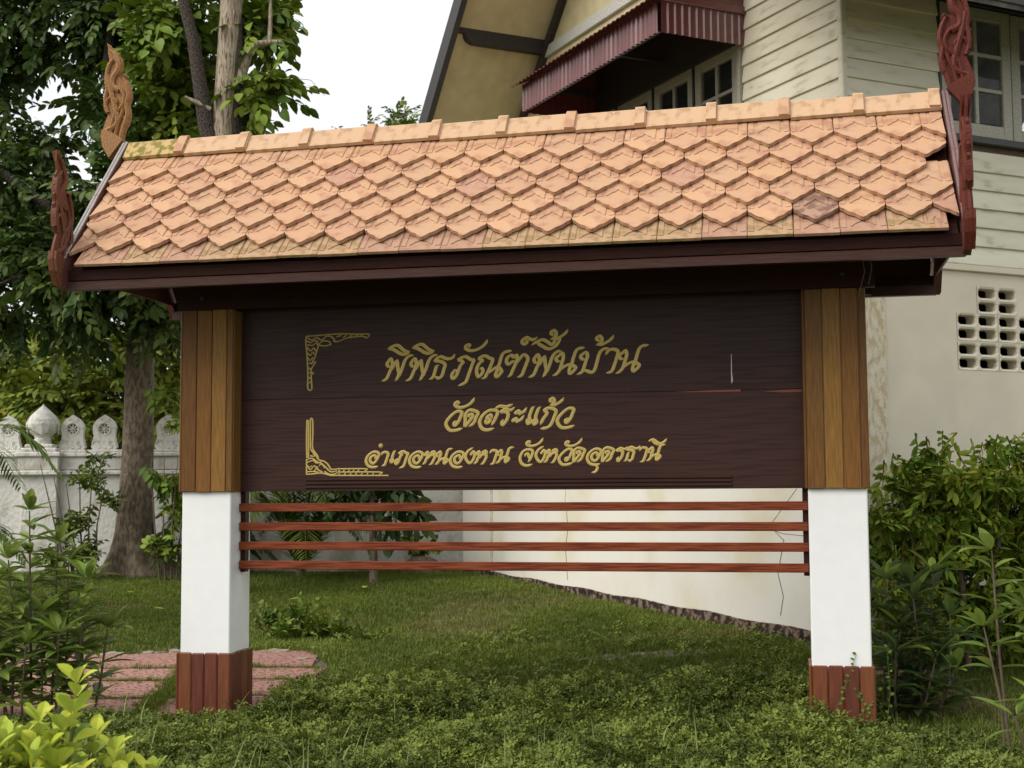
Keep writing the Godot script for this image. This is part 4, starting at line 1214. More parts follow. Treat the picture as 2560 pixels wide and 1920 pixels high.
	bx("gable_trim", Vector3(-0.006, 5.705, -2.62), Vector3(0.05, 0.11, 3.9), 0.005, M.white_trim, house)
	# roof: ridge runs along x over z = -2.55
	var slab_near := Shape.new()
	slab_near.prism(PackedVector2Array([Vector2(0.62, 4.58), Vector2(0.66, 4.70), Vector2(-2.55, 8.0), Vector2(-2.55, 7.86)]), -6.5, 0.985, Transform3D(ALONG_X, Vector3.ZERO))
	var roof := obj("roof", slab_near, M.grey_roof, house)
	var slab_far := Shape.new()
	slab_far.prism(PackedVector2Array([Vector2(-2.55, 7.86), Vector2(-2.55, 8.0), Vector2(-7.1, 3.31), Vector2(-7.06, 3.20)]), -6.5, 0.985, Transform3D(ALONG_X, Vector3.ZERO))
	obj("roof_slope", slab_far, M.grey_roof, roof)
	var soffit := Shape.new()
	soffit.prism(PackedVector2Array([Vector2(-2.62, 7.775), Vector2(-2.62, 7.79), Vector2(-7.0, 3.265), Vector2(-7.0, 3.25)]), 0.03, 0.98, Transform3D(ALONG_X, Vector3.ZERO))
	obj("soffit", soffit, M.cream_soffit, roof)
	for f in [0, 1]:
		var barge := Shape.new()
		var p := PackedVector2Array([Vector2(-2.55, 8.04), Vector2(-7.16, 3.29), Vector2(-7.03, 3.13), Vector2(-2.55, 7.78)]) if f == 0 else PackedVector2Array([Vector2(-2.55, 8.04), Vector2(0.72, 4.68), Vector2(0.60, 4.50), Vector2(-2.55, 7.78)])
		barge.prism(p, 0.97, 1.03, Transform3D(ALONG_X, Vector3.ZERO))
		obj("barge_board", barge, M.dark_barge, roof)
	var eave := bx("eave_board", Vector3(2.7, 4.71, 0.63), Vector3(7.4, 0.2, 0.03), 0.003, M.dark_timber, roof)
	bx("eave_soffit", Vector3(3.0, 4.86, 0.33), Vector3(6.5, 0.02, 0.56), 0.0, M.dark_timber, roof, Basis(Vector3.RIGHT, 0.78))
	var rake := Shape.new()
	rake.prism(PackedVector2Array([Vector2(-2.6, 7.62), Vector2(-2.6, 7.74), Vector2(-6.9, 3.29), Vector2(-6.9, 3.17)]), -0.02, 0.05, Transform3D(ALONG_X, Vector3.ZERO))
	obj("rake_trim", rake, M.dark_timber, house)
	var purlin := Shape.new()
	purlin.prism(PackedVector2Array([Vector2(0.02, 5.69), Vector2(-0.80, 5.69), Vector2(-0.86, 5.72), Vector2(-0.90, 5.78), Vector2(-0.99, 5.79), Vector2(-0.99, 5.85), Vector2(0.02, 5.85)]), -4.58, -4.50)
	obj("purlin", purlin, M.dark_timber, house)
	# the maroon sheet awning
	var frame := Shape.new()
	for z in [-1.16, -2.3, -3.43]: frame.box(Vector3(-0.36, 4.97, z), Vector3(0.72, 0.05, 0.04))
	frame.box(Vector3(-0.735, 4.86, -2.29), Vector3(0.02, 0.22, 2.26))
	var awning := obj("awning", frame, M.dark_timber, house)
	obj("sheet", corrugated(Vector3(-0.760, 4.985, -3.445), Vector3(0, 0, 1), Vector3.DOWN, Vector3(-1, 0, 0), 2.32, 0.247, 0.0645, 0.028), M.maroon_sheet, awning)
	obj("side_sheet", corrugated(Vector3(-0.765, 4.985, -1.118), Vector3(1, 0, 0), Vector3.DOWN, Vector3(0, 0, 1), 0.765, 0.255, 0.0635, 0.012, true), M.maroon_sheet, awning)
	obj("side_sheet", corrugated(Vector3(-0.765, 4.985, -3.455), Vector3(1, 0, 0), Vector3.DOWN, Vector3(0, 0, 1), 0.765, 0.255, 0.0635, 0.012, true), M.maroon_sheet, awning)
	obj("roof_sheet", corrugated(Vector3(-0.87, 4.955, -3.53), Vector3(0, 0, 1), Vector3(0.89, 0.40, 0).normalized(), Vector3(-0.40, 0.89, 0).normalized(), 2.46, 0.98, 0.0725, 0.016), M.maroon_sheet, awning)
	for z in [-3.452, -1.125]:
		var cheek := Shape.new()
		cheek.prism(PackedVector2Array([Vector2(-0.76, 4.975), Vector2(0.0, 4.975), Vector2(0.0, 5.315)]), z - 0.004, z + 0.004)
		obj("cheek_board", cheek, M.maroon_sheet, awning)
	bx("ridge_flashing", Vector3(-0.38, 5.0, -1.11), Vector3(0.80, 0.06, 0.03), 0.004, M.maroon_sheet, awning, Basis(Vector3.BACK, 0.0))

# ------------------------------------------------------------------ the temple fence behind
func leaf_stone() -> Shape:                        # a pointed leaf with a pierced wheel
	var s := Shape.new()
	var out_line := [Vector2(0, 0.45), Vector2(-0.045, 0.42), Vector2(-0.10, 0.385), Vector2(-0.132, 0.32), Vector2(-0.135, 0.26), Vector2(-0.11, 0.21), Vector2(-0.14, 0.175), Vector2(-0.152, 0.14), Vector2(-0.152, 0.06), Vector2(-0.13, 0.0)]
	var pts := PackedVector2Array()
	for q in out_line: pts.append(q)
	for i in range(out_line.size() - 1, 0, -1): pts.append(Vector2(-out_line[i].x, out_line[i].y))
	var c := Vector2(0, 0.285)
	var n := 20
	# a face with a round hole: radial strips from the hole to the outline
	for f in [1.0, -1.0]:
		for k in n:
			var ring := []
			for j in 2:
				var a := TAU * (k + j) / n
				var d := Vector2(cos(a), sin(a))
				var far := c + d * 0.6
				var hit := far
				for i in pts.size():
					var x = Geometry2D.segment_intersects_segment(c, far, pts[i], pts[(i + 1) % pts.size()])
					if x != null and c.distance_to(x) < c.distance_to(hit): hit = x
				ring.append(c + d * 0.062); ring.append(hit)
			s.out([Vector3(ring[0].x, ring[0].y, f * 0.034), Vector3(ring[1].x, ring[1].y, f * 0.03), Vector3(ring[3].x, ring[3].y, f * 0.03), Vector3(ring[2].x, ring[2].y, f * 0.034)], Vector3(c.x, c.y, 0))
			s.quad(Vector3(ring[0].x, ring[0].y, -0.034), Vector3(ring[2].x, ring[2].y, -0.034), Vector3(ring[2].x, ring[2].y, 0.034), Vector3(ring[0].x, ring[0].y, 0.034)) if f > 0 else null
			if f > 0: s.out([Vector3(ring[1].x, ring[1].y, -0.03), Vector3(ring[3].x, ring[3].y, -0.03), Vector3(ring[3].x, ring[3].y, 0.03), Vector3(ring[1].x, ring[1].y, 0.03)], Vector3(c.x, c.y, 0))
	return s

func wheel_shape() -> Shape:
	var s := Shape.new()
	for k in 4:
		s.box(Vector3.ZERO, Vector3(0.128, 0.014, 0.03), 0.003, Transform3D(Basis(Vector3.BACK, k * PI / 4), Vector3(0, 0.285, 0.002 * k * 0.3)))
	s.ball(Vector3(0, 0.285, 0.01), Vector3(0.022, 0.022, 0.02), 10)
	var p := []
	var r := []
	for k in 17:
		p.append(Vector3(cos(TAU * k / 16) * 0.074, 0.285 + sin(TAU * k / 16) * 0.074, 0.032)); r.append(0.009)
	s.tube(p, r, 6)
	for sd in [-1.0, 1.0]:                          # curled volutes at the foot
		var q := []
		var w := []
		for k in 12:
			var a := k * 0.55
			var rad := 0.055 - k * 0.0037
			q.append(Vector3(sd * (0.085 + cos(a) * rad), 0.10 + sin(a) * rad * 1.1, 0.031)); w.append(0.008)
		s.tube(q, w, 5)
	for k in 9:                                     # raised stucco pattern
		s.ball(Vector3(-0.09 + 0.022 * k, 0.045 + 0.012 * (k % 3), 0.03), Vector3(0.013, 0.018, 0.01), 8)
	return s

func build_fence() -> void:
	var fence := thing("boundary_wall", Vector3(0, 0, -15.5), 0.0, "white plastered temple wall with lotus posts and pierced leaf crests", "wall")
	var top := 1.555
	var x1 := -0.06
	bx("wall", Vector3((-12.0 + x1) / 2, 0.75, -0.06), Vector3(12.0 + x1, 1.62, 0.14), 0.0, M.fence_plaster, fence)
	bx("base_course", Vector3((-12.0 + x1) / 2, 0.40, 0.0), Vector3(12.0 + x1, 0.16, 0.06), 0.01, M.fence_plaster, fence)
	bx("frieze", Vector3((-12.0 + x1) / 2, 1.685, -0.05), Vector3(12.0 + x1, 0.15, 0.2), 0.008, M.fence_plaster, fence)
	bx("string_course", Vector3((-12.0 + x1) / 2, 1.578, -0.05), Vector3(12.0 + x1, 0.05, 0.24), 0.012, M.fence_white, fence)
	bx("coping", Vector3((-12.0 + x1) / 2, 1.785, -0.05), Vector3(12.0 + x1, 0.05, 0.27), 0.012, M.fence_white, fence)
	bx("coping", Vector3((-12.0 + x1) / 2, 1.826, -0.05), Vector3(12.0 + x1, 0.034, 0.22), 0.01, M.fence_white, fence)
	var stone := leaf_stone().mesh()
	var wheel := wheel_shape().mesh()
	var bud := Shape.new()
	bud.lathe([Vector2(0, 0), Vector2(0.10, 0.0), Vector2(0.098, 0.06), Vector2(0.088, 0.075), Vector2(0.10, 0.10), Vector2(0.15, 0.14), Vector2(0.182, 0.20), Vector2(0.186, 0.235), Vector2(0.17, 0.29), Vector2(0.13, 0.345), Vector2(0.075, 0.395), Vector2(0.03, 0.435), Vector2(0.0, 0.47)], 24)
	for k in 4:                                     # overlapping petals
		var petal := [Vector2(-0.09, 0.22), Vector2(-0.075, 0.29), Vector2(-0.04, 0.345), Vector2(0, 0.375), Vector2(0.04, 0.345), Vector2(0.075, 0.29), Vector2(0.09, 0.22), Vector2(0.06, 0.14), Vector2(0, 0.11), Vector2(-0.06, 0.14)]
		var turn := Basis(Vector3.UP, k * PI / 2 + 0.25)
		for i in petal.size():
			var pts := []
			for q in [petal[i], petal[(i + 1) % petal.size()], Vector2(0, 0.24)]:
				var rr := 0.192 - 0.9 * maxf(0, q.y - 0.27)
				var dep := sqrt(maxf(0.0004, rr * rr - q.x * q.x))
				pts.append(turn * Vector3(q.x, q.y, dep if q.y > 0.15 else dep - 0.02))
			bud.tri(pts[0], pts[2], pts[1])
	var bud_mesh := bud.mesh()
	for i in 4:
		var px := -9.02 + 3.59 * i
		if i == 3: continue
		bx("pillar", Vector3(px, 0.76, 0.0), Vector3(0.41, 1.62, 0.22), 0.008, M.fence_plaster, fence)
		bx("pillar_frieze", Vector3(px, 1.685, 0.012), Vector3(0.46, 0.155, 0.28), 0.008, M.fence_plaster, fence)
		bx("pillar_string", Vector3(px, 1.578, 0.015), Vector3(0.49, 0.056, 0.31), 0.012, M.fence_white, fence)
		bx("pillar_coping", Vector3(px, 1.79, 0.015), Vector3(0.52, 0.055, 0.34), 0.012, M.fence_white, fence)
		bx("pillar_coping", Vector3(px, 1.84, 0.015), Vector3(0.42, 0.05, 0.30), 0.014, M.fence_white, fence)
		bx("pillar_coping", Vector3(px, 1.885, 0.015), Vector3(0.33, 0.045, 0.27), 0.014, M.fence_white, fence)
		obj("lotus_bud", bud_mesh, M.fence_white, fence, Vector3(px, 1.905, 0.015))
	for i in range(-3, 10):
		var x := -5.101 + 0.3683 * i + (0.0 if i >= 0 else -0.012)
		if i == -1 or i == 8: continue
		var o := obj("leaf_crest", stone, M.fence_white, fence, Vector3(x, 1.80, -0.05))
		obj("wheel", wheel, M.fence_white, o)

# ------------------------------------------------------------------ plants
func spray_shape(leaves: int, length: float, leaf_len: float, leaf_wide: float, droop: float, at_seed: int) -> Shape:
	# a twig along +x with leaves to both sides
	var s := Shape.new()
	var rng := RandomNumberGenerator.new()
	rng.seed = at_seed
	for i in leaves:
		var t := (i + 0.6) / leaves
		var p := Vector3(t * length, -droop * t * t * length, 0)
		var side := 1.0 if i % 2 == 0 else -1.0
		var open := lerpf(1.25, 0.5, t) + rng.randf_range(-0.25, 0.25)
		if i == leaves - 1: open = 0.0
		var d := Vector3(cos(open), -0.25 - droop * t + rng.randf_range(-0.3, 0.25), side * sin(open))
		var g := rng.randf_range(0.8, 1.15)
		s.tint = Color(g, g, g)
		s.leaflet(p, d, Vector3(rng.randf_range(-0.3, 0.3), 1, rng.randf_range(-0.3, 0.3)), leaf_len * rng.randf_range(0.8, 1.15), leaf_wide * rng.randf_range(0.85, 1.1))
	s.tint = Color(0.9, 0.6, 0.4)
	s.tube([Vector3.ZERO, Vector3(length * 0.5, -droop * 0.25 * length, 0), Vector3(length * 0.95, -droop * 0.9 * length, 0)], [0.006, 0.004, 0.002], 4)
	return s

func crown(parent: Node, called: String, meshes: Array, m: Material, clumps: Array, dark: Color, light: Color, at_seed: int, drop: float, origin: Vector3, more := 1.0) -> void:
	var rng := RandomNumberGenerator.new()
	rng.seed = at_seed
	var places := []
	var colors := []
	for k in meshes.size():
		places.append([]); colors.append(PackedColorArray())
	for c in clumps:
		var mid := Vector3(c[0], c[1], c[2]) - origin
		var r: float = c[3]
		for i in int(c[4] * more):
			var d := Vector3(rng.randfn(), rng.randfn(), rng.randfn()).normalized()
			var rad := pow(rng.randf(), 0.45)
			var p := mid + d * r * rad * Vector3(1.0, 0.9, 1.1)
			var dir := (d + Vector3(rng.randf_range(-0.9, 0.9), rng.randf_range(-0.5, 0.6) - drop, rng.randf_range(-0.9, 0.9))).normalized()
			var up := (Vector3.UP + Vector3(rng.randf_range(-0.7, 0.7), 0, rng.randf_range(-0.7, 0.7))).normalized()
			var z := dir.cross(up).normalized()
			var y := z.cross(dir)
			var sc := rng.randf_range(0.75, 1.25)
			var k := rng.randi_range(0, meshes.size() - 1)
			places[k].append(Transform3D(Basis(dir * sc, y * sc, z * sc), p - dir * sc * 0.2))
			var g := pow(rng.randf(), 1.4)
			var col := dark.lerp(light, g)
			colors[k].append(Color(col.r * rng.randf_range(0.85, 1.15), col.g, col.b))
	for k in meshes.size():
		scatter(called if k == 0 else "%s_%03d" % [called, k], meshes[k], m, places[k], colors[k], parent)

func build_trees() -> void:
	var sprays := [spray_shape(11, 0.42, 0.12, 0.062, 0.3, 1).mesh(), spray_shape(13, 0.50, 0.11, 0.058, 0.4, 2).mesh(), spray_shape(9, 0.34, 0.13, 0.068, 0.2, 3).mesh()]
	var light_sprays := [spray_shape(8, 0.40, 0.15, 0.09, 0.3, 4).mesh(), spray_shape(9, 0.46, 0.135, 0.08, 0.4, 5).mesh()]
	var o := Vector3(-4.2, 0.40, -14.9)
	var tree := thing("shade_tree", o, 0, "large dark-leaved tree with thick brown fluted trunk in front of the temple wall", "tree", "")
	var t := Shape.new()
	fluted_trunk(t)
	var trunk := obj("trunk", t, M.bark_brown, tree)
	for b in [[[0.05, 2.75, 0.0], [0.5, 3.6, 0.3], [1.2, 4.6, 0.5], [1.5, 6.0, 0.4], 0.11], [[-0.02, 2.9, 0.0], [-0.5, 3.8, 0.4], [-1.3, 4.4, 0.5], [-2.2, 5.2, 0.4], 0.09], [[0.05, 3.1, 0.0], [0.1, 4.2, 0.2], [-0.3, 5.6, 0.3], [-0.2, 7.2, 0.2], 0.12], [[0.02, 2.8, 0.05], [-0.5, 3.1, 0.6], [-1.0, 3.2, 1.0], [-1.5, 2.95, 1.1], 0.045], [[0.3, 3.9, 0.2], [0.7, 4.3, 0.7], [1.0, 4.4, 1.0], [1.3, 4.1, 1.2], 0.04]]:
		var limb := Shape.new()
		limb.tube([Vector3(b[0][0], b[0][1], b[0][2]), Vector3(b[1][0], b[1][1], b[1][2]), Vector3(b[2][0], b[2][1], b[2][2]), Vector3(b[3][0], b[3][1], b[3][2])], [b[4], b[4] * 0.75, b[4] * 0.5, b[4] * 0.2], 9, 0.08, int(b[4] * 1000))
		obj("branch", limb, M.bark_dark, tree)
	crown(tree, "crown", sprays, M.leaf_crown, DARK_CROWN, Color(0.032, 0.060, 0.013), Color(0.10, 0.155, 0.03), 101, 0.2, o, 1.25)
	# the pale half-dead tree behind the ridge
	o = Vector3(-2.83, 0.38, -13.0)
	var pale := thing("pale_tree", o, 0, "tree with bare pale trunk, black-barked side and broken grey branch, above the tiled roof", "tree")
	var pt := Shape.new()
	pt.tube([Vector3(0.02, -0.2, 0), Vector3(0, 2, 0), Vector3(0.0, 4.5, 0), Vector3(0.03, 5.2, 0), Vector3(0.06, 5.9, 0), Vector3(0.08, 7.4, 0)], [0.17, 0.13, 0.118, 0.112, 0.108, 0.09], 16, 0.05, 7)
	obj("trunk", pt, M.bark_pale, pale)
	var strip := Shape.new()
	strip.tube([Vector3(0.10, 3.6, 0.0), Vector3(0.105, 4.3, 0.01), Vector3(0.11, 4.9, 0.01), Vector3(0.135, 5.25, 0.01), Vector3(0.12, 5.75, 0.0), Vector3(0.13, 6.4, -0.02)], [0.06, 0.065, 0.062, 0.06, 0.035, 0.03], 9, 0.25, 8)
	obj("dark_bark", strip, M.bark_dark, pale)
	var stub := Shape.new()
	stub.tube([Vector3(0.14, 5.0, 0.02), Vector3(0.19, 5.15, 0.03), Vector3(0.25, 5.33, 0.03), Vector3(0.34, 5.40, 0.03), Vector3(0.43, 5.41, 0.03), Vector3(0.565, 5.415, 0.03)], [0.05, 0.05, 0.042, 0.034, 0.03, 0.024], 10, 0.08, 9)
	obj("branch", stub, M.bark_pale, pale)
	var post := Shape.new()
	post.tube([Vector3(0.445, 5.41, 0.03), Vector3(0.45, 5.6, 0.03), Vector3(0.455, 5.85, 0.03)], [0.022, 0.02, 0.016], 8, 0.08, 10)
	obj("branch", post, M.bark_pale, pale)
	var wire := Shape.new()
	wire.tube([Vector3(0.17, 5.07, 0.05), Vector3(0.34, 5.11, 0.05), Vector3(0.55, 5.06, 0.05), Vector3(0.86, 5.02, 0.05), Vector3(1.0, 4.86, 0.05)], [0.005, 0.004, 0.003, 0.003, 0.002], 5)
	obj("twig", wire, M.twig, pale)
	var side := Shape.new()
	side.tube([Vector3(-0.04, 4.2, 0.02), Vector3(-0.16, 4.55, 0.05), Vector3(-0.24, 5.0, 0.06), Vector3(-0.31, 5.45, 0.06), Vector3(-0.40, 5.8, 0.06), Vector3(-0.50, 6.3, 0.06), Vector3(-0.7, 7.2, 0.05)], [0.095, 0.085, 0.07, 0.06, 0.055, 0.05, 0.03], 10, 0.08, 11)
	obj("branch", side, M.bark_dark, pale)
	var low := Shape.new()
	low.tube([Vector3(-0.12, 4.72, 0.08), Vector3(-0.24, 4.78, 0.12), Vector3(-0.36, 4.83, 0.15)], [0.03, 0.024, 0.016], 7, 0.08, 12)
	obj("branch", low, M.bark_pale, pale)
	crown(pale, "crown", light_sprays, M.leaf_crown, BRIGHT_CROWN, Color(0.085, 0.145, 0.018), Color(0.21, 0.29, 0.034), 102, 0.25, o, 0.75)
	# trees and shrubs over the wall, and one far off
	var names := ["bushy light-green shrub behind the white wall, at the left edge", "bushy light-green shrub behind the lotus post of the white wall", "bushy shrub behind the white wall, next to the brown trunk"]
	var groups := [[], [], []]
	for c in BACK_SHRUBS: groups[0 if c[0] < -5.7 else (1 if c[0] < -4.9 else 2)].append(c)
	for k in 3:
		var base := Vector3([-6.4, -5.3, -4.3][k], 0.42, -17.0)
		var bush := thing("background_shrub", base, 0, names[k], "shrub", "shrubs behind the temple wall")
		var stem := Shape.new()
		for i in 4:
			stem.tube([Vector3(0.1 * i - 0.2, -0.1, 0), Vector3(0.25 * i - 0.4, 0.8, 0.1), Vector3(0.5 * i - 0.8, 2.0, 0.1 * i)], [0.04, 0.03, 0.015], 6, 0.1, i)
		obj("stem", stem, M.bark_dark, bush)
		crown(bush, "foliage", [light_sprays[k % 2], sprays[k]], M.leaf_soft, groups[k], Color(0.13, 0.18, 0.024), Color(0.36, 0.41, 0.07), 110 + k, 0.15, base, 1.3)
	var fb := Vector3(-1.9, 0.4, -24)
	var far := thing("far_tree", fb, 0, "small far treetop just above the middle of the ridge tiles", "tree")
	var ft := Shape.new()
	ft.tube([Vector3(0, -0.2, 0), Vector3(0.02, 3.0, 0), Vector3(0.03, 6.2, 0), Vector3(-0.02, 7.9, 0)], [0.14, 0.11, 0.07, 0.02], 8, 0.08, 3)
	obj("trunk", ft, M.bark_brown, far)
	crown(far, "crown", [spray_shape(11, 0.4, 0.1, 0.05, 0.1, 15).mesh()], M.leaf_soft, FAR_TREE, Color(0.06, 0.10, 0.016), Color(0.16, 0.22, 0.04), 120, -0.3, fb)
	# sapling seen through the rails
	var sb := Vector3(-1.417, 0.40, -13.7)
	var sap := thing("sapling", sb, 0, "slim young tree with drooping dark leaves, behind the rails of the notice board", "tree")
	var st := Shape.new()
	st.tube([Vector3(0, -0.1, 0), Vector3(0.0, 0.3, 0), Vector3(-0.015, 0.7, 0), Vector3(-0.005, 1.1, 0), Vector3(-0.03, 1.6, 0)], [0.05, 0.038, 0.034, 0.03, 0.018], 9, 0.12, 5)
	obj("trunk", st, M.bark_brown, sap)
	var big := [spray_shape(5, 0.25, 0.17, 0.075, 0.9, 21).mesh()]
	crown(sap, "crown", big, M.leaf_crown, [[-1.75, 1.35, -13.6, 0.25, 16], [-1.15, 1.35, -13.6, 0.26, 16], [-1.45, 1.55, -13.7, 0.3, 20], [-1.02, 1.15, -13.6, 0.12, 6], [-1.25, 1.08, -13.6, 0.12, 5]], Color(0.022, 0.045, 0.014), Color(0.05, 0.085, 0.022), 130, 0.7, sb)

func fluted_trunk(s: Shape) -> void:
	var rows := [[-0.15, 0.42], [0.0, 0.36], [0.12, 0.29], [0.28, 0.235], [0.5, 0.205], [0.9, 0.185], [1.4, 0.168], [2.0, 0.158], [2.6, 0.152], [3.2, 0.15], [3.8, 0.13]]
	var n := 40
	var p := func(i: int, k: int) -> Vector3:
		var a := TAU * k / n
		var y: float = rows[i][0]
		var r: float = rows[i][1]
		var flare := smoothstep(0.75, 0.0, y)
		r *= 1.0 + flare * 0.28 * sin(a * 5.0 + 0.6) + 0.05 * sin(a * 3.0 + y * 1.3) + 0.02 * sin(a * 9.0 + y * 4.0)
		var root := pow(maxf(0.0, cos(a - 6.1)), 8.0) * 0.42 * pow(smoothstep(0.45, -0.02, y), 1.6)
		root += pow(maxf(0.0, cos(a - 3.3)), 10.0) * 0.08 * flare
		r += root
		return Vector3(cos(a) * r + 0.03 * sin(y * 0.8) + 0.04 * y * 0.4 - 0.02, y, -sin(a) * r)
	for i in rows.size() - 1:
		for k in n:
			var q := [p.call(i, k), p.call(i, k + 1), p.call(i + 1, k + 1), p.call(i + 1, k)]
			var nn := []
			for w in [[i, k], [i, k + 1], [i + 1, k + 1], [i + 1, k]]:
				var a: Vector3 = p.call(w[0], w[1] + 1) - p.call(w[0], w[1] - 1)
				var b: Vector3 = p.call(mini(w[0] + 1, rows.size() - 1), w[1]) - p.call(maxi(w[0] - 1, 0), w[1])
				nn.append(a.cross(b).normalized())
			s.tri_n(q[0], nn[0], q[1], nn[1], q[2], nn[2])
			s.tri_n(q[0], nn[0], q[2], nn[2], q[3], nn[3])

func hedge_and_palms() -> void:
	# clipped bush against the house
	var o := Vector3(3.05, 0.25, -8.55)
	var bush := thing("hedge_bush", o, 0, "big rounded bush with yellow-green leaf tips against the house wall", "bush")
	var stem := Shape.new()
	for i in 5:
		stem.tube([Vector3(-0.4 + 0.2 * i, -0.1, 0.05 * (i % 2)), Vector3(-0.45 + 0.22 * i, 0.4, 0.1), Vector3(-0.6 + 0.3 * i, 1.0, 0.1)], [0.025, 0.02, 0.01], 6, 0.1, i)
	obj("stem", stem, M.twig, bush)
	var spray := [spray_shape(9, 0.16, 0.068, 0.027, 0.35, 31).mesh(), spray_shape(7, 0.14, 0.075, 0.03, 0.5, 32).mesh()]
	var inner := []
	var outer := []
	var wisps := []
	for i in 9:
		for j in 5:
			var x := 2.36 + i * 0.22
			var y := 0.42 + j * 0.235
			var z := -8.52 + 0.05 * sin(i * 2.0 + j)
			if i == 0 and j == 4: continue
			inner.append([x, y, z - 0.05, 0.24, 44])
			outer.append([x, y + 0.03, z + 0.14 + 0.05 * sin(i * 1.7 + j * 2.3), 0.17, 9 + (14 if j == 4 else (6 if j == 3 else 0))])
	for q in [[2.40, 1.42], [2.62, 1.53], [2.70, 1.57], [3.0, 1.52], [3.2, 1.55], [3.28, 1.60], [3.42, 1.50]]: wisps.append([q[0], q[1], -8.5, 0.10, 12])
	crown(bush, "foliage", spray, M.leaf_soft, inner, Color(0.10, 0.17, 0.018), Color(0.30, 0.38, 0.045), 140, 0.3, o, 1.0)
	crown(bush, "young_leaves", spray, M.leaf_soft, outer + wisps, Color(0.10, 0.17, 0.018), Color(0.30, 0.38, 0.045), 141, 0.2, o, 1.0)
	# palms
	palm("palm", Vector3(-5.0, 0.35, -11.2), 11, 1.4, 1.25, "feathery palm with arching green fronds at the left edge, before the white wall", "palm", 51, 0, Color(0.12, 0.18, 0.04))
	palm("palm", Vector3(-3.45, 0.38, -15.1), 14, 0.85, 1.0, "dark feathery palm between the brown trunk and the left post", "palm", 52, 0, Color(0.05, 0.085, 0.022))
	palm("palm", Vector3(-2.25, 0.39, -14.3), 26, 1.15, 1.25, "bushy palm behind the left end of the rails", "palm", 53, 0, Color(0.13, 0.18, 0.035))
	palm("palm", Vector3(-3.42, 1.25, -14.9), 9, 0.55, 0.25, "yellow-green palm tuft before the leaf crests, beside the left post", "palm", 54, 1, Color(0.14, 0.17, 0.025))
	# thin shrub by the wall left of the trunk
	var to := Vector3(-4.65, 0.40, -14.5)
	var thin := thing("wall_shrub", to, 0, "thin straggling light-green shrub between the lotus post and the brown trunk", "shrub")
	var ts := Shape.new()
	for i in 6: ts.tube([Vector3(0.05 * i - 0.1, -0.1, 0), Vector3(0.09 * i - 0.25, 0.6, 0.1), Vector3(0.14 * i - 0.42, 1.25 - 0.1 * (i % 3), 0.1)], [0.012, 0.009, 0.004], 5, 0.1, i)
	obj("stem", ts, M.twig, thin)
	crown(thin, "foliage", [spray_shape(8, 0.2, 0.07, 0.035, 0.2, 61).mesh()], M.leaf_soft, [[-4.55, 1.5, -14.4, 0.22, 24], [-4.7, 1.05, -14.4, 0.25, 30], [-4.45, 1.75, -14.4, 0.14, 10], [-4.6, 0.75, -14.3, 0.3, 36], [-4.3, 1.3, -14.5, 0.15, 12], [-4.85, 0.7, -14.2, 0.2, 18]], Color(0.06, 0.10, 0.016), Color(0.19, 0.25, 0.04), 142, -0.2, to)
	var tr := Vector3(-3.55, 0.40, -14.0)
	var right := thing("wall_shrub", tr, 0, "leafy yellow-green shrub between the brown trunk and the left post", "shrub")
	var rs := Shape.new()
	for i in 4: rs.tube([Vector3(0.05 * i - 0.1, -0.1, 0), Vector3(0.09 * i - 0.15, 0.6, 0.1), Vector3(0.14 * i - 0.2, 1.3, 0.1)], [0.012, 0.009, 0.004], 5, 0.1, i)
	obj("stem", rs, M.twig, right)
	crown(right, "foliage", [spray_shape(8, 0.22, 0.10, 0.06, 0.3, 62).mesh()], M.leaf_soft, [[-3.6, 1.45, -14.0, 0.22, 16], [-3.45, 1.15, -14.0, 0.2, 14], [-3.65, 2.4, -14.2, 0.25, 14], [-3.5, 2.05, -14.3, 0.2, 10], [-3.6, 0.8, -13.9, 0.2, 12]], Color(0.08, 0.13, 0.016), Color(0.22, 0.29, 0.04), 143, 0.2, tr)
	# soil heap and fern at the foot of the wall
	var ho := Vector3(-1.02, 0.40, -15.0)
	var heap := Shape.new()
	for i in 10:
		for k in 5:
			var q := func(a: int, b: int) -> Vector3:
				var w := TAU * a / 10.0; var e := PI / 2 * b / 5.0
				return Vector3(cos(w) * cos(e) * 0.27 * (1 + 0.08 * sin(a * 2.4)), sin(e) * 0.25 - 0.02, -sin(w) * cos(e) * 0.2)
			heap.quad(q.call(i, k), q.call(i + 1, k), q.call(i + 1, k + 1), q.call(i, k + 1))
	var hp := thing("soil_heap", ho, 0, "low brown heap of earth at the foot of the white wall", "earth mound")
	obj("heap", heap, M.bark_brown, hp)
	var fo := Vector3(-1.08, 0.50, -15.12)
	var fern := thing("fern", fo, 0, "small bright-green leafy plant on the earth heap by the white wall", "plant")
	var fs := Shape.new()
	for i in 4: fs.tube([Vector3(0.02 * i, -0.1, 0), Vector3(0.06 * i - 0.1, 0.25, 0)], [0.008, 0.004], 5)
	obj("stem", fs, M.green_stem, fern)
	crown(fern, "foliage", [spray_shape(7, 0.14, 0.075, 0.045, 0.2, 63).mesh()], M.leaf_soft, [[-1.2, 0.86, -15.1, 0.10, 8], [-1.05, 0.72, -15.1, 0.16, 16], [-0.92, 0.74, -15.1, 0.1, 8], [-1.2, 0.95, -15.1, 0.06, 4]], Color(0.08, 0.14, 0.016), Color(0.19, 0.27, 0.03), 144, 0.1, fo)

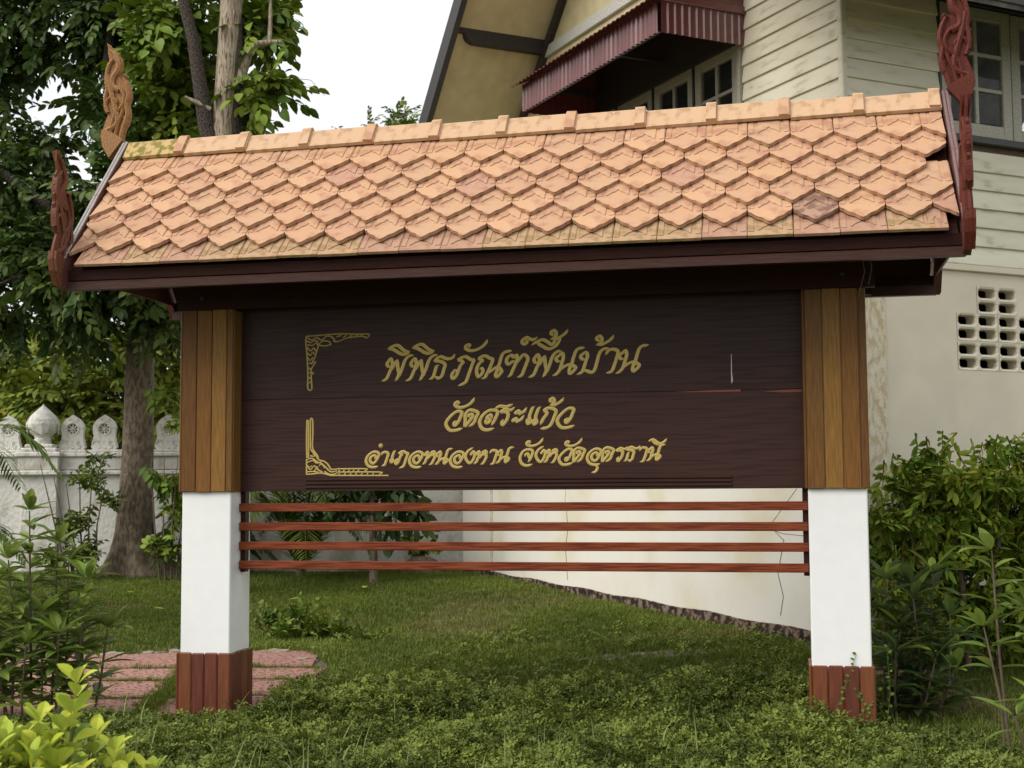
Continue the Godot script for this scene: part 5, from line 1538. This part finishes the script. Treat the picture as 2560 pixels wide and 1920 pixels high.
func palm(called: String, at: Vector3, fronds: int, length: float, rise: float, label: String, category: String, at_seed: int, style: int, col: Color) -> void:
	var o := thing(called, at, 0, label, category)
	var rng := RandomNumberGenerator.new()
	rng.seed = at_seed
	var st := Shape.new()
	st.tube([Vector3(0, -0.3, 0), Vector3(0, 0.12, 0), Vector3(0, 0.2, 0)], [0.06, 0.05, 0.02], 8, 0.1, 2)
	obj("stem", st, M.green_stem, o)
	for f in fronds:
		var s := Shape.new()
		var a := TAU * f / fronds * 2.4 + rng.randf_range(-0.3, 0.3)
		var l := length * rng.randf_range(0.75, 1.1)
		var dir := Vector3(cos(a), 0, sin(a))
		var up := rise * rng.randf_range(0.6, 1.3)
		var pts := []
		for i in 9:
			var t := i / 8.0
			pts.append(dir * l * t * (0.55 + 0.35 * t) + Vector3.UP * (up * l * sin(t * 2.0) - 0.45 * l * t * t))
		s.tint = Color(col.r * 1.2, col.g * 1.1, col.b)
		s.tube(pts, [0.008, 0.008, 0.007, 0.006, 0.005, 0.005, 0.004, 0.003, 0.002], 4)
		for i in 56:
			var t := 0.10 + 0.90 * i / 55.0
			var k := t * 8.0
			var p: Vector3 = pts[int(minf(k, 7))].lerp(pts[int(minf(k, 7)) + 1], k - int(minf(k, 7)))
			var fwd: Vector3 = (pts[int(minf(k, 7)) + 1] - pts[int(minf(k, 7))]).normalized()
			for sd in [-1.0, 1.0]:
				var g := rng.randf_range(0.75, 1.25)
				s.tint = Color(col.r * g, col.g * g, col.b * g)
				var d: Vector3 = (fwd * 0.75 + fwd.cross(Vector3.UP).normalized() * sd + Vector3(0, rng.randf_range(-0.25, 0.15), 0)).normalized()
				s.leaflet(p, d, Vector3.UP, l * 0.3 * sin(PI * (0.15 + 0.8 * t)) + 0.03, 0.022)
		obj("frond", s, M.leaf_soft, o)

var leaf_cache := {}
func long_leaf(kind: int) -> ArrayMesh:
	if not leaf_cache.has(kind):
		var s := Shape.new()
		s.leaf(Vector3.ZERO, Vector3(1, 0.05, 0), Vector3.UP, 1.0, [0.30, 0.25, 0.46, 0.52][kind % 4], [0.3, 0.4, 0.3, 0.4][kind % 4], [0.28, 0.16, 0.10, 0.2][kind % 4], [0.0, 0.0, 1.0, 0.8][kind % 4])
		leaf_cache[kind] = s.mesh()
	return leaf_cache[kind]

func cane_plant(called: String, at: Vector3, canes: Array, leaf_len: float, tone: int, label: String, at_seed: int, per := 6, lowest := 0.35) -> void:
	# upright canes with whorls of long leaves
	var o := thing(called, at, 0, label, "plant")
	var rng := RandomNumberGenerator.new()
	rng.seed = at_seed
	for c in canes:
		var s := Shape.new()
		var base := Vector3(c[0], -0.08, c[1])
		var tip := Vector3(c[2], c[3], c[4])
		var mid := base.lerp(tip, 0.5) + Vector3(rng.randf_range(-0.03, 0.03), 0, rng.randf_range(-0.03, 0.03))
		s.tube([base, base.lerp(mid, 0.5), mid, mid.lerp(tip, 0.6), tip], [0.009, 0.008, 0.007, 0.006, 0.004], 6, 0.1, int(c[3] * 100))
		obj("stem", s, M.twig, o)
		var tiers := int(maxf(2, (c[3] * (1.0 - lowest)) / 0.075))
		for k in tiers:
			var t := lerpf(lowest, 1.0, (k + 1.0) / tiers)
			var p := base.lerp(mid, t * 2) if t < 0.5 else mid.lerp(tip, t * 2 - 1)
			var last := k == tiers - 1
			for i in per + (2 if last else 0):
				if not last and rng.randf() < 0.12: continue
				var a := rng.randf() * TAU
				var lift := rng.randf_range(-0.15, 0.6) if not last else rng.randf_range(0.1, 1.3)
				var d := Vector3(cos(a), lift, sin(a)).normalized()
				var l := leaf_len * rng.randf_range(0.65, 1.15)
				var x := d
				var z := d.cross(Vector3(0.2 * rng.randf_range(-1, 1), 1, 0.2 * rng.randf_range(-1, 1))).normalized()
				var y := z.cross(x)
				obj("leaf", long_leaf(rng.randi_range(0, 1)), M["plant_%d_%d" % [tone if not (last and rng.randf() < (0.35 if tone == 0 else 0.12)) else 3, rng.randi_range(0, 2)]], o, p + d * 0.012, Basis(x * l, y * l, z * l))

func golden_bush() -> void:
	var o := Vector3(-1.50, -0.03, -4.15)
	var bush := thing("golden_bush", o, 0, "bright yellow-green leafy bush in the lower left corner", "bush")
	var rng := RandomNumberGenerator.new()
	rng.seed = 71
	var shoots := []
	for i in 105:
		shoots.append(Vector3(rng.randf_range(-0.5, 0.42), 0, rng.randf_range(-0.28, 0.34)))
	for p in shoots:
		var x: float = p.x
		var high: float = 0.60 - 0.16 * smoothstep(0.0, 0.5, x) - 0.10 * absf(p.z) + rng.randf_range(-0.07, 0.05) - 0.05 * smoothstep(-0.1, -0.5, x)
		if absf(x - 0.16) < 0.05 and p.z < 0.1: high += 0.12
		shoot(bush, p, high, rng)
	shoot(bush, Vector3(0.16, 0, -0.02), 0.80, rng)
	shoot(bush, Vector3(0.06, 0, 0.02), 0.69, rng)

func shoot(bush: Node, p: Vector3, high: float, rng: RandomNumberGenerator) -> void:
	var s := Shape.new()
	var root := Vector3(p.x * 0.6, 0.02, p.z * 0.6)
	var tip := Vector3(p.x, high, p.z)
	s.tube([root, root.lerp(tip, 0.6), tip], [0.006, 0.005, 0.003], 5)
	obj("stem", s, M.green_stem, bush)
	var tiers := 5
	for k in tiers:
		var q := root.lerp(tip, 1.0 - 0.07 * k * (0.6 / maxf(high, 0.2)))
		var n := 4 if k == 0 else 2
		for i in n:
			var a := TAU * i / n + k * 1.4 + rng.randf_range(-0.4, 0.4)
			var lift := rng.randf_range(0.7, 1.6) if k == 0 else rng.randf_range(0.1, 0.9)
			var d := Vector3(cos(a), lift, sin(a)).normalized()
			var l := rng.randf_range(0.065, 0.10)
			var z := d.cross(Vector3(rng.randf_range(-0.4, 0.4), 1, rng.randf_range(-0.4, 0.4))).normalized()
			var y := z.cross(d)
			obj("leaf", long_leaf(2 + rng.randi_range(0, 1)), M["plant_%d_%d" % [2 if k < 4 else 3, rng.randi_range(0, 2)]], bush, q + d * 0.006, Basis(d * l, y * l, z * l))

func ground_plants() -> void:
	var rng := RandomNumberGenerator.new()
	rng.seed = 81
	# lawn
	var tufts := []
	for k in 3:
		var s := Shape.new()
		for i in 10:
			var a := rng.randf() * TAU
			var d := Vector3(cos(a), 0, sin(a))
			var w := d.cross(Vector3.UP) * rng.randf_range(0.0016, 0.0028)
			var b := d * rng.randf_range(0.0, 0.03)
			var h := rng.randf_range(0.022, 0.058)
			var lean := rng.randf_range(0.2, 0.9)
			var m := b + d * h * lean * 0.4 + Vector3.UP * h * 0.65
			var t := b + d * h * lean + Vector3.UP * h * (1.0 - 0.25 * lean)
			var g := rng.randf_range(0.8, 1.2)
			s.tint = Color(g, g, g)
			s.tri(b - w, b + w, m + w * 0.7); s.tri(b - w, m + w * 0.7, m - w * 0.7); s.tri(m - w * 0.7, m + w * 0.7, t)
		tufts.append(s.mesh())
	var patch := FastNoiseLite.new()
	patch.seed = 9
	patch.frequency = 0.55
	patch.fractal_octaves = 3
	var places := [[], [], []]
	var colors := [PackedColorArray(), PackedColorArray(), PackedColorArray()]
	for i in 105000:
		var x := rng.randf_range(-6.5, 4.4)
		var z := -rng.randf_range(6.4, 15.35)
		if covered(x, z) and rng.randf() > 0.25: continue
		if on_path(x, z): continue
		var l := house_local(x, z)
		if l.x > -0.02 and l.y < 0.02: continue
		if z < -12 and x > 2.0: continue
		var n := patch.get_noise_2d(x, z)
		var dry := smoothstep(0.12, 0.4, patch.get_noise_2d(x * 0.8 + 40, z * 1.4)) * smoothstep(-13.4, -11.6, z) * 0.9
		dry = maxf(dry, 0.7 * smoothstep(0.75, 0.2, Vector2(x + 0.45, (z + 11.3) * 0.7).length()))
		if rng.randf() < dry * 0.55: continue
		var sc := rng.randf_range(0.7, 1.25) * (1.0 + 0.5 * smoothstep(-11.5, -8.5, z) * smoothstep(-0.1, 0.4, n))
		var k := rng.randi_range(0, 2)
		places[k].append(Transform3D(Basis(Vector3.UP, rng.randf() * TAU).scaled(Vector3(sc, sc * rng.randf_range(0.7, 1.2), sc)), Vector3(x, ground(x, z), z)))
		var col := Color(0.115, 0.155, 0.032).lerp(Color(0.19, 0.24, 0.05), clampf(0.5 + n * 1.1 + rng.randf_range(-0.3, 0.3), 0, 1)).lerp(Color(0.25, 0.20, 0.10), clampf(dry * rng.randf_range(0.2, 1.0), 0, 1))
		colors[k].append(col)
	var lawn := Node3D.new()
	lawn.name = "lawn"
	add_child(lawn, true)
	tag(lawn, "short green lawn with a dry patch sloping up to the house and the white wall", "grass", "", "stuff")
	for k in 3: scatter("grass" if k == 0 else "grass_%03d" % k, tufts[k], M.grass_blade, places[k], colors[k], lawn)
	# weeds between the pavers
	var weeds := []
	var wc := PackedColorArray()
	for i in 5200:
		var x: float
		var z: float
		var pick := rng.randf()
		if pick < 0.4:
			x = -2.2 + rng.randfn() * 0.05; z = -rng.randf_range(7.8, 10.0)
		elif pick < 0.9:
			x = rng.randf_range(-5.5, -1.3); z = -[8.465, 8.925, 9.305, 7.75][rng.randi_range(0, 3)] + rng.randfn() * (0.03 if rng.randf() < 0.7 else 0.07)
		else:
			x = [-3.3, -4.45][rng.randi_range(0, 1)] + rng.randfn() * 0.03; z = -rng.randf_range(7.8, 10.0)
		var sc := rng.randf_range(0.5, 0.95)
		weeds.append(Transform3D(Basis(Vector3.UP, rng.randf() * TAU).scaled(Vector3(sc, sc, sc)), Vector3(x, ground(x, z) + 0.01, z)))
		wc.append(Color(0.11, 0.15, 0.028).lerp(Color(0.22, 0.28, 0.05), rng.randf()))
	var wd := scatter("joint_grass", tufts[0], M.grass_blade, weeds, wc, self)
	tag(wd, "green weeds growing in the joints of the red paving", "grass")
	# creeping plants round the posts
	var sprig := []
	for k in 3:
		var s := Shape.new()
		var r2 := RandomNumberGenerator.new()
		r2.seed = 90 + k
		for i in 15:
			var t := i / 15.0
			var p := Vector3(t * 0.10, 0.012 + 0.018 * sin(t * 3.0), 0.012 * sin(t * 9.0))
			var a := r2.randf() * TAU
			var g := r2.randf_range(0.7, 1.25)
			s.tint = Color(g, g, g)
			s.leaflet(p, Vector3(cos(a), r2.randf_range(0.1, 0.9), sin(a)), Vector3(r2.randf_range(-0.4, 0.4), 1, r2.randf_range(-0.4, 0.4)), r2.randf_range(0.010, 0.020), r2.randf_range(0.008, 0.014))
		s.tint = Color(0.9, 0.7, 0.5)
		s.tube([Vector3.ZERO, Vector3(0.05, 0.02, 0.006), Vector3(0.1, 0.015, 0)], [0.0018, 0.0015, 0.001], 4)
		sprig.append(s.mesh())
	places = [[], [], []]
	colors = [PackedColorArray(), PackedColorArray(), PackedColorArray()]
	for i in 72000:
		var x := rng.randf_range(-2.9, 2.4)
		var z := -rng.randf_range(5.0, 8.75)
		if not covered(x, z): continue
		var hh := mound(x, z)
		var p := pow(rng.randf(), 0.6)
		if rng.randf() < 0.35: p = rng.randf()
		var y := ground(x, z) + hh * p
		# nothing grows through the posts
		var sl := (Vector3(x, 0, z) - SIGN_AT).rotated(Vector3.UP, -SIGN_TURN)
		if absf(absf(sl.x) - 1.8048) < 0.19 and absf(sl.z) < 0.19: continue
		var n := patch.get_noise_2d(x * 2.2, z * 2.2)
		var k := rng.randi_range(0, 2)
		var sc := rng.randf_range(0.75, 1.3)
		var b := Basis(Vector3.UP, rng.randf() * TAU) * Basis(Vector3.BACK, rng.randf_range(-0.3, 0.9) * (0.4 + 0.6 * p)) * Basis(Vector3.RIGHT, rng.randf_range(-0.5, 0.5))
		places[k].append(Transform3D(b.scaled(Vector3(sc, sc, sc)), Vector3(x, y, z)))
		var col := Color(0.065, 0.095, 0.02).lerp(Color(0.20, 0.25, 0.05), clampf(0.42 + n * 0.9 + (p - 0.7) * 0.5 + rng.randf_range(-0.45, 0.45), 0, 1))  # lower sprigs darker: shade deep in the mat put into the colour
		colors[k].append(col)
	for i in 1500:                                          # lighter weeds where the creepers thin out into the lawn
		var x := rng.randf_range(-2.6, 2.0)
		var z := -rng.randf_range(7.9, 10.6)
		if covered(x, z) or on_path(x, z) or house_local(x, z).x > -0.1: continue
		if patch.get_noise_2d(x * 1.6 + 9, z * 1.6) < -0.08 + 0.28 * smoothstep(-9.0, -10.6, z): continue
		var sc := rng.randf_range(0.8, 1.5)
		var k := rng.randi_range(0, 2)
		places[k].append(Transform3D((Basis(Vector3.UP, rng.randf() * TAU) * Basis(Vector3.BACK, rng.randf_range(-0.1, 0.7))).scaled(Vector3(sc, sc, sc)), Vector3(x, ground(x, z) + rng.randf_range(0.0, 0.03), z)))
		colors[k].append(Color(0.12, 0.17, 0.035).lerp(Color(0.21, 0.27, 0.055), rng.randf()))
	var cover := Node3D.new()
	cover.name = "ground_cover"
	add_child(cover, true)
	tag(cover, "small-leaved creeping plants spreading round the feet of the notice board", "ground cover", "", "stuff")
	for k in 3: scatter("creeper" if k == 0 else "creeper_%03d" % k, sprig[k], M.cover_leaf, places[k], colors[k], cover)
	# long stray blades standing out of the ground cover
	var blade := []
	for k in 2:
		var s := Shape.new()
		var last := Vector3.ZERO
		for i in 6:
			var t := (i + 1) / 6.0
			var p := Vector3(0.35 * t * t * (0.6 + 0.8 * k), t - 0.28 * t * t * (1 + k), 0)
			var w0 := Vector3(0, 0, 0.016 * (1.0 - i / 6.0)); var w1 := Vector3(0, 0, 0.016 * (1.0 - t))
			s.quad(last - w0, last + w0, p + w1, p - w1)
			last = p
		blade.append(s.mesh())
	for k in 2:
		var pl := []
		var pc := PackedColorArray()
		for i in 620:
			var x := rng.randf_range(-2.7, 2.2)
			var z := -rng.randf_range(5.6, 8.5)
			if not covered(x, z): continue
			var h := rng.randf_range(0.16, 0.42)
			pl.append(Transform3D((Basis(Vector3.UP, rng.randf() * TAU) * Basis(Vector3.BACK, rng.randf_range(-0.5, 0.3))).scaled(Vector3(h, h, h)), Vector3(x, ground(x, z), z)))
			pc.append(Color(0.11, 0.145, 0.035).lerp(Color(0.24, 0.28, 0.11), rng.randf()))
		tag(scatter("long_grass", blade[k], M.grass_blade, pl, pc, self), ["upright stray grass blades among the creeping plants", "arching stray grass blades among the creeping plants"][k], "grass")
	# low weeds right of the left post
	var wo := Vector3(-1.75, ground(-1.75, -10.9), -10.9)
	var clump := thing("weed_clump", wo, 0, "leafy weed clump on the lawn just right of the left post", "weeds")
	var cs := Shape.new()
	for i in 5: cs.tube([Vector3(0.05 * i, -0.03, 0), Vector3(0.08 * i - 0.05, 0.14, 0.03)], [0.005, 0.003], 5)
	obj("stem", cs, M.green_stem, clump)
	crown(clump, "foliage", [spray_shape(7, 0.12, 0.06, 0.03, 0.2, 64).mesh()], M.leaf_soft, [[-1.95, 0.36, -10.9, 0.15, 36], [-1.75, 0.34, -10.9, 0.17, 44], [-1.55, 0.28, -10.8, 0.15, 34], [-1.35, 0.24, -10.7, 0.13, 22], [-1.8, 0.26, -10.7, 0.18, 34], [-1.15, 0.22, -10.7, 0.1, 12]], Color(0.10, 0.155, 0.028), Color(0.19, 0.26, 0.045), 145, 0.0, wo)
	for q in [[-3.72, -12.9, 0, "left of the left post, close to the brown trunk"], [-1.45, -13.1, 1, "just behind the slim young tree"], [-3.1, -12.0, 2, "close to the left post, before the brown trunk"], [-0.3, -12.6, 3, "near the middle, between slim tree and house"], [-2.05, -12.4, 4, "right of the left post, under the lowest rail"]]:
		var s := Shape.new()
		s.leaf(Vector3.ZERO, Vector3(1, 0.15, 0.2), Vector3.UP, 0.11, 0.06, 0.15, 0.1)
		tag(obj("fallen_leaf", s, M.plant_2_0, self, Vector3(q[0], ground(q[0], q[1]) + 0.06, q[1]), Basis(Vector3.UP, q[2] * 1.7)), "yellow fallen leaf on the lawn, " + q[3], "leaf", "yellow fallen leaves on the lawn")
	# creeper shoots climbing the right post
	var co := SIGN_AT + Vector3(1.62, 0.05, 0).rotated(Vector3.UP, SIGN_TURN) + Vector3(0, 0, 0.2)
	var climb := thing("creeper_shoot", co, 0, "thin creeper shoots with tiny leaves climbing the foot of the right post", "creeper")
	for q in [[0.02, 0.05, 0.22, 0.42], [0.12, 0.04, 0.33, 0.24], [0.30, 0.04, 0.18, 0.30], [0.36, 0.0, 0.385, 0.46], [0.10, 0.03, -0.02, 0.2]]:
		var s := Shape.new()
		var a := Vector3(q[0], 0, 0.03); var b := Vector3(q[2], q[3], 0.0)
		s.tint = Color(0.11, 0.12, 0.03)
		s.tube([a, a.lerp(b, 0.5) + Vector3(0.015, 0.01, 0.02), b], [0.002, 0.0017, 0.001], 4)
		for i in 13:
			var t := 0.2 + 0.8 * i / 12.0
			var p := a.lerp(b, t) + Vector3(0.015 * sin(t * 3), 0.01, 0.02 * sin(t * 3))
			var w := rng.randf() * TAU
			var g := rng.randf_range(0.8, 1.3)
			s.tint = Color(0.075 * g, 0.13 * g, 0.022)
			s.leaflet(p, Vector3(cos(w), rng.randf_range(0, 0.8), sin(w) * 0.6 + 0.2), Vector3(0, 0.5, 1), rng.randf_range(0.018, 0.028), rng.randf_range(0.014, 0.02))
		obj("shoot", s, M.cover_leaf, climb)

# ------------------------------------------------------------------ everything
func _ready() -> void:
	var cam := Camera3D.new()
	cam.name = "camera"
	cam.position = Vector3(0, 1.36, 0)
	cam.rotation = Vector3(0.0784, 0, -0.0059)
	cam.fov = 32.01
	cam.near = 0.05
	cam.far = 1500.0
	var lens := CameraAttributesPhysical.new()
	lens.frustum_focal_length = 12.0 / tan(deg_to_rad(32.01 / 2))
	lens.frustum_focus_distance = 7.4
	lens.frustum_far = 1500.0
	lens.exposure_aperture = 5.0
	cam.attributes = lens
	add_child(cam)
	var env := Environment.new()
	env.background_mode = Environment.BG_SKY
	var sky := ProceduralSkyMaterial.new()
	sky.sky_top_color = Color(0.97, 0.985, 1.0)
	sky.sky_horizon_color = Color(0.93, 0.94, 0.95)
	sky.sky_curve = 0.25
	sky.ground_bottom_color = Color(0.3, 0.32, 0.25)
	sky.ground_horizon_color = Color(0.4, 0.42, 0.35)
	sky.sky_energy_multiplier = 0.78
	sky.sun_angle_max = 0.0
	env.sky = Sky.new()
	env.sky.sky_material = sky
	env.tonemap_mode = Environment.TONE_MAPPER_LINEAR
	env.tonemap_exposure = 2.0
	env.sdfgi_enabled = true
	env.ssao_enabled = true
	env.ssil_enabled = true
	var world := WorldEnvironment.new()
	world.name = "world"
	world.environment = env
	add_child(world)
	var sun := DirectionalLight3D.new()                 # bright cloud high on the left, behind the camera
	sun.name = "sun"
	sun.light_color = Color(1.0, 0.985, 0.96)
	sun.light_energy = 0.5
	sun.light_angular_distance = 45.0
	sun.shadow_enabled = true
	sun.look_at_from_position(Vector3(-8.0, 9.0, 4.8), Vector3.ZERO)
	add_child(sun)

	make_materials()
	build_ground()
	build_path()
	build_house()
	build_fence()
	build_sign()
	build_trees()
	hedge_and_palms()
	cane_plant("cane_plant", Vector3(-2.72, 0.05, -7.95), [[-0.25, 0.0, -0.33, 0.78, 0.0], [-0.08, 0.05, -0.12, 1.20, 0.05], [0.05, -0.05, 0.10, 0.90, 0.0], [0.2, 0.05, 0.24, 0.80, 0.1], [0.0, 0.12, 0.0, 0.62, 0.15], [-0.35, -0.1, -0.5, 0.98, -0.05], [0.12, -0.08, 0.20, 0.60, 0.05], [-0.18, 0.1, -0.2, 0.92, 0.15], [-0.4, 0.1, -0.45, 0.7, 0.15], [-0.1, 0.15, -0.05, 0.45, 0.25], [-0.3, 0.15, -0.3, 0.55, 0.2], [-0.02, -0.1, 0.0, 1.0, -0.1], [0.08, 0.1, 0.12, 0.5, 0.2], [-0.5, 0.0, -0.62, 0.8, 0.0], [0.22, -0.1, 0.32, 0.5, -0.05], [-0.22, 0.0, -0.22, 0.4, 0.25]], 0.19, 0, "leafy green cane plant with long pointed leaves at the left edge, behind the yellow bush", 91, 8, 0.14)
	cane_plant("cane_plant", Vector3(2.24, 0.05, -7.72), [[-0.12, 0.0, -0.12, 0.78, 0.05], [0.05, 0.05, 0.02, 0.68, 0.08], [0.10, -0.05, 0.16, 0.82, 0.0], [0.16, 0.05, 0.22, 0.58, 0.1], [-0.05, -0.08, -0.05, 0.5, 0.05], [0.0, 0.1, 0.1, 0.36, 0.2], [-0.1, 0.1, -0.12, 0.4, 0.2], [0.12, 0.1, 0.2, 0.3, 0.22], [0.0, 0.0, 0.05, 0.74, -0.05]], 0.20, 1, "dark glossy cane plant beside the right post, before the hedge", 92, 7, 0.10)
	cane_plant("cane_plant", Vector3(2.52, -0.03, -6.9), [[0.0, 0.0, -0.07, 1.06, 0.0], [0.08, 0.05, 0.10, 0.74, 0.05], [0.10, -0.04, 0.22, 0.84, 0.0], [-0.05, 0.05, -0.14, 0.68, 0.05], [0.06, 0.1, 0.1, 0.30, 0.15], [0.0, 0.1, -0.05, 0.26, 0.2]], 0.22, 0, "tall lanky cane plant with few leaves at the right edge", 93, 3, 0.6)
	golden_bush()
	ground_plants()
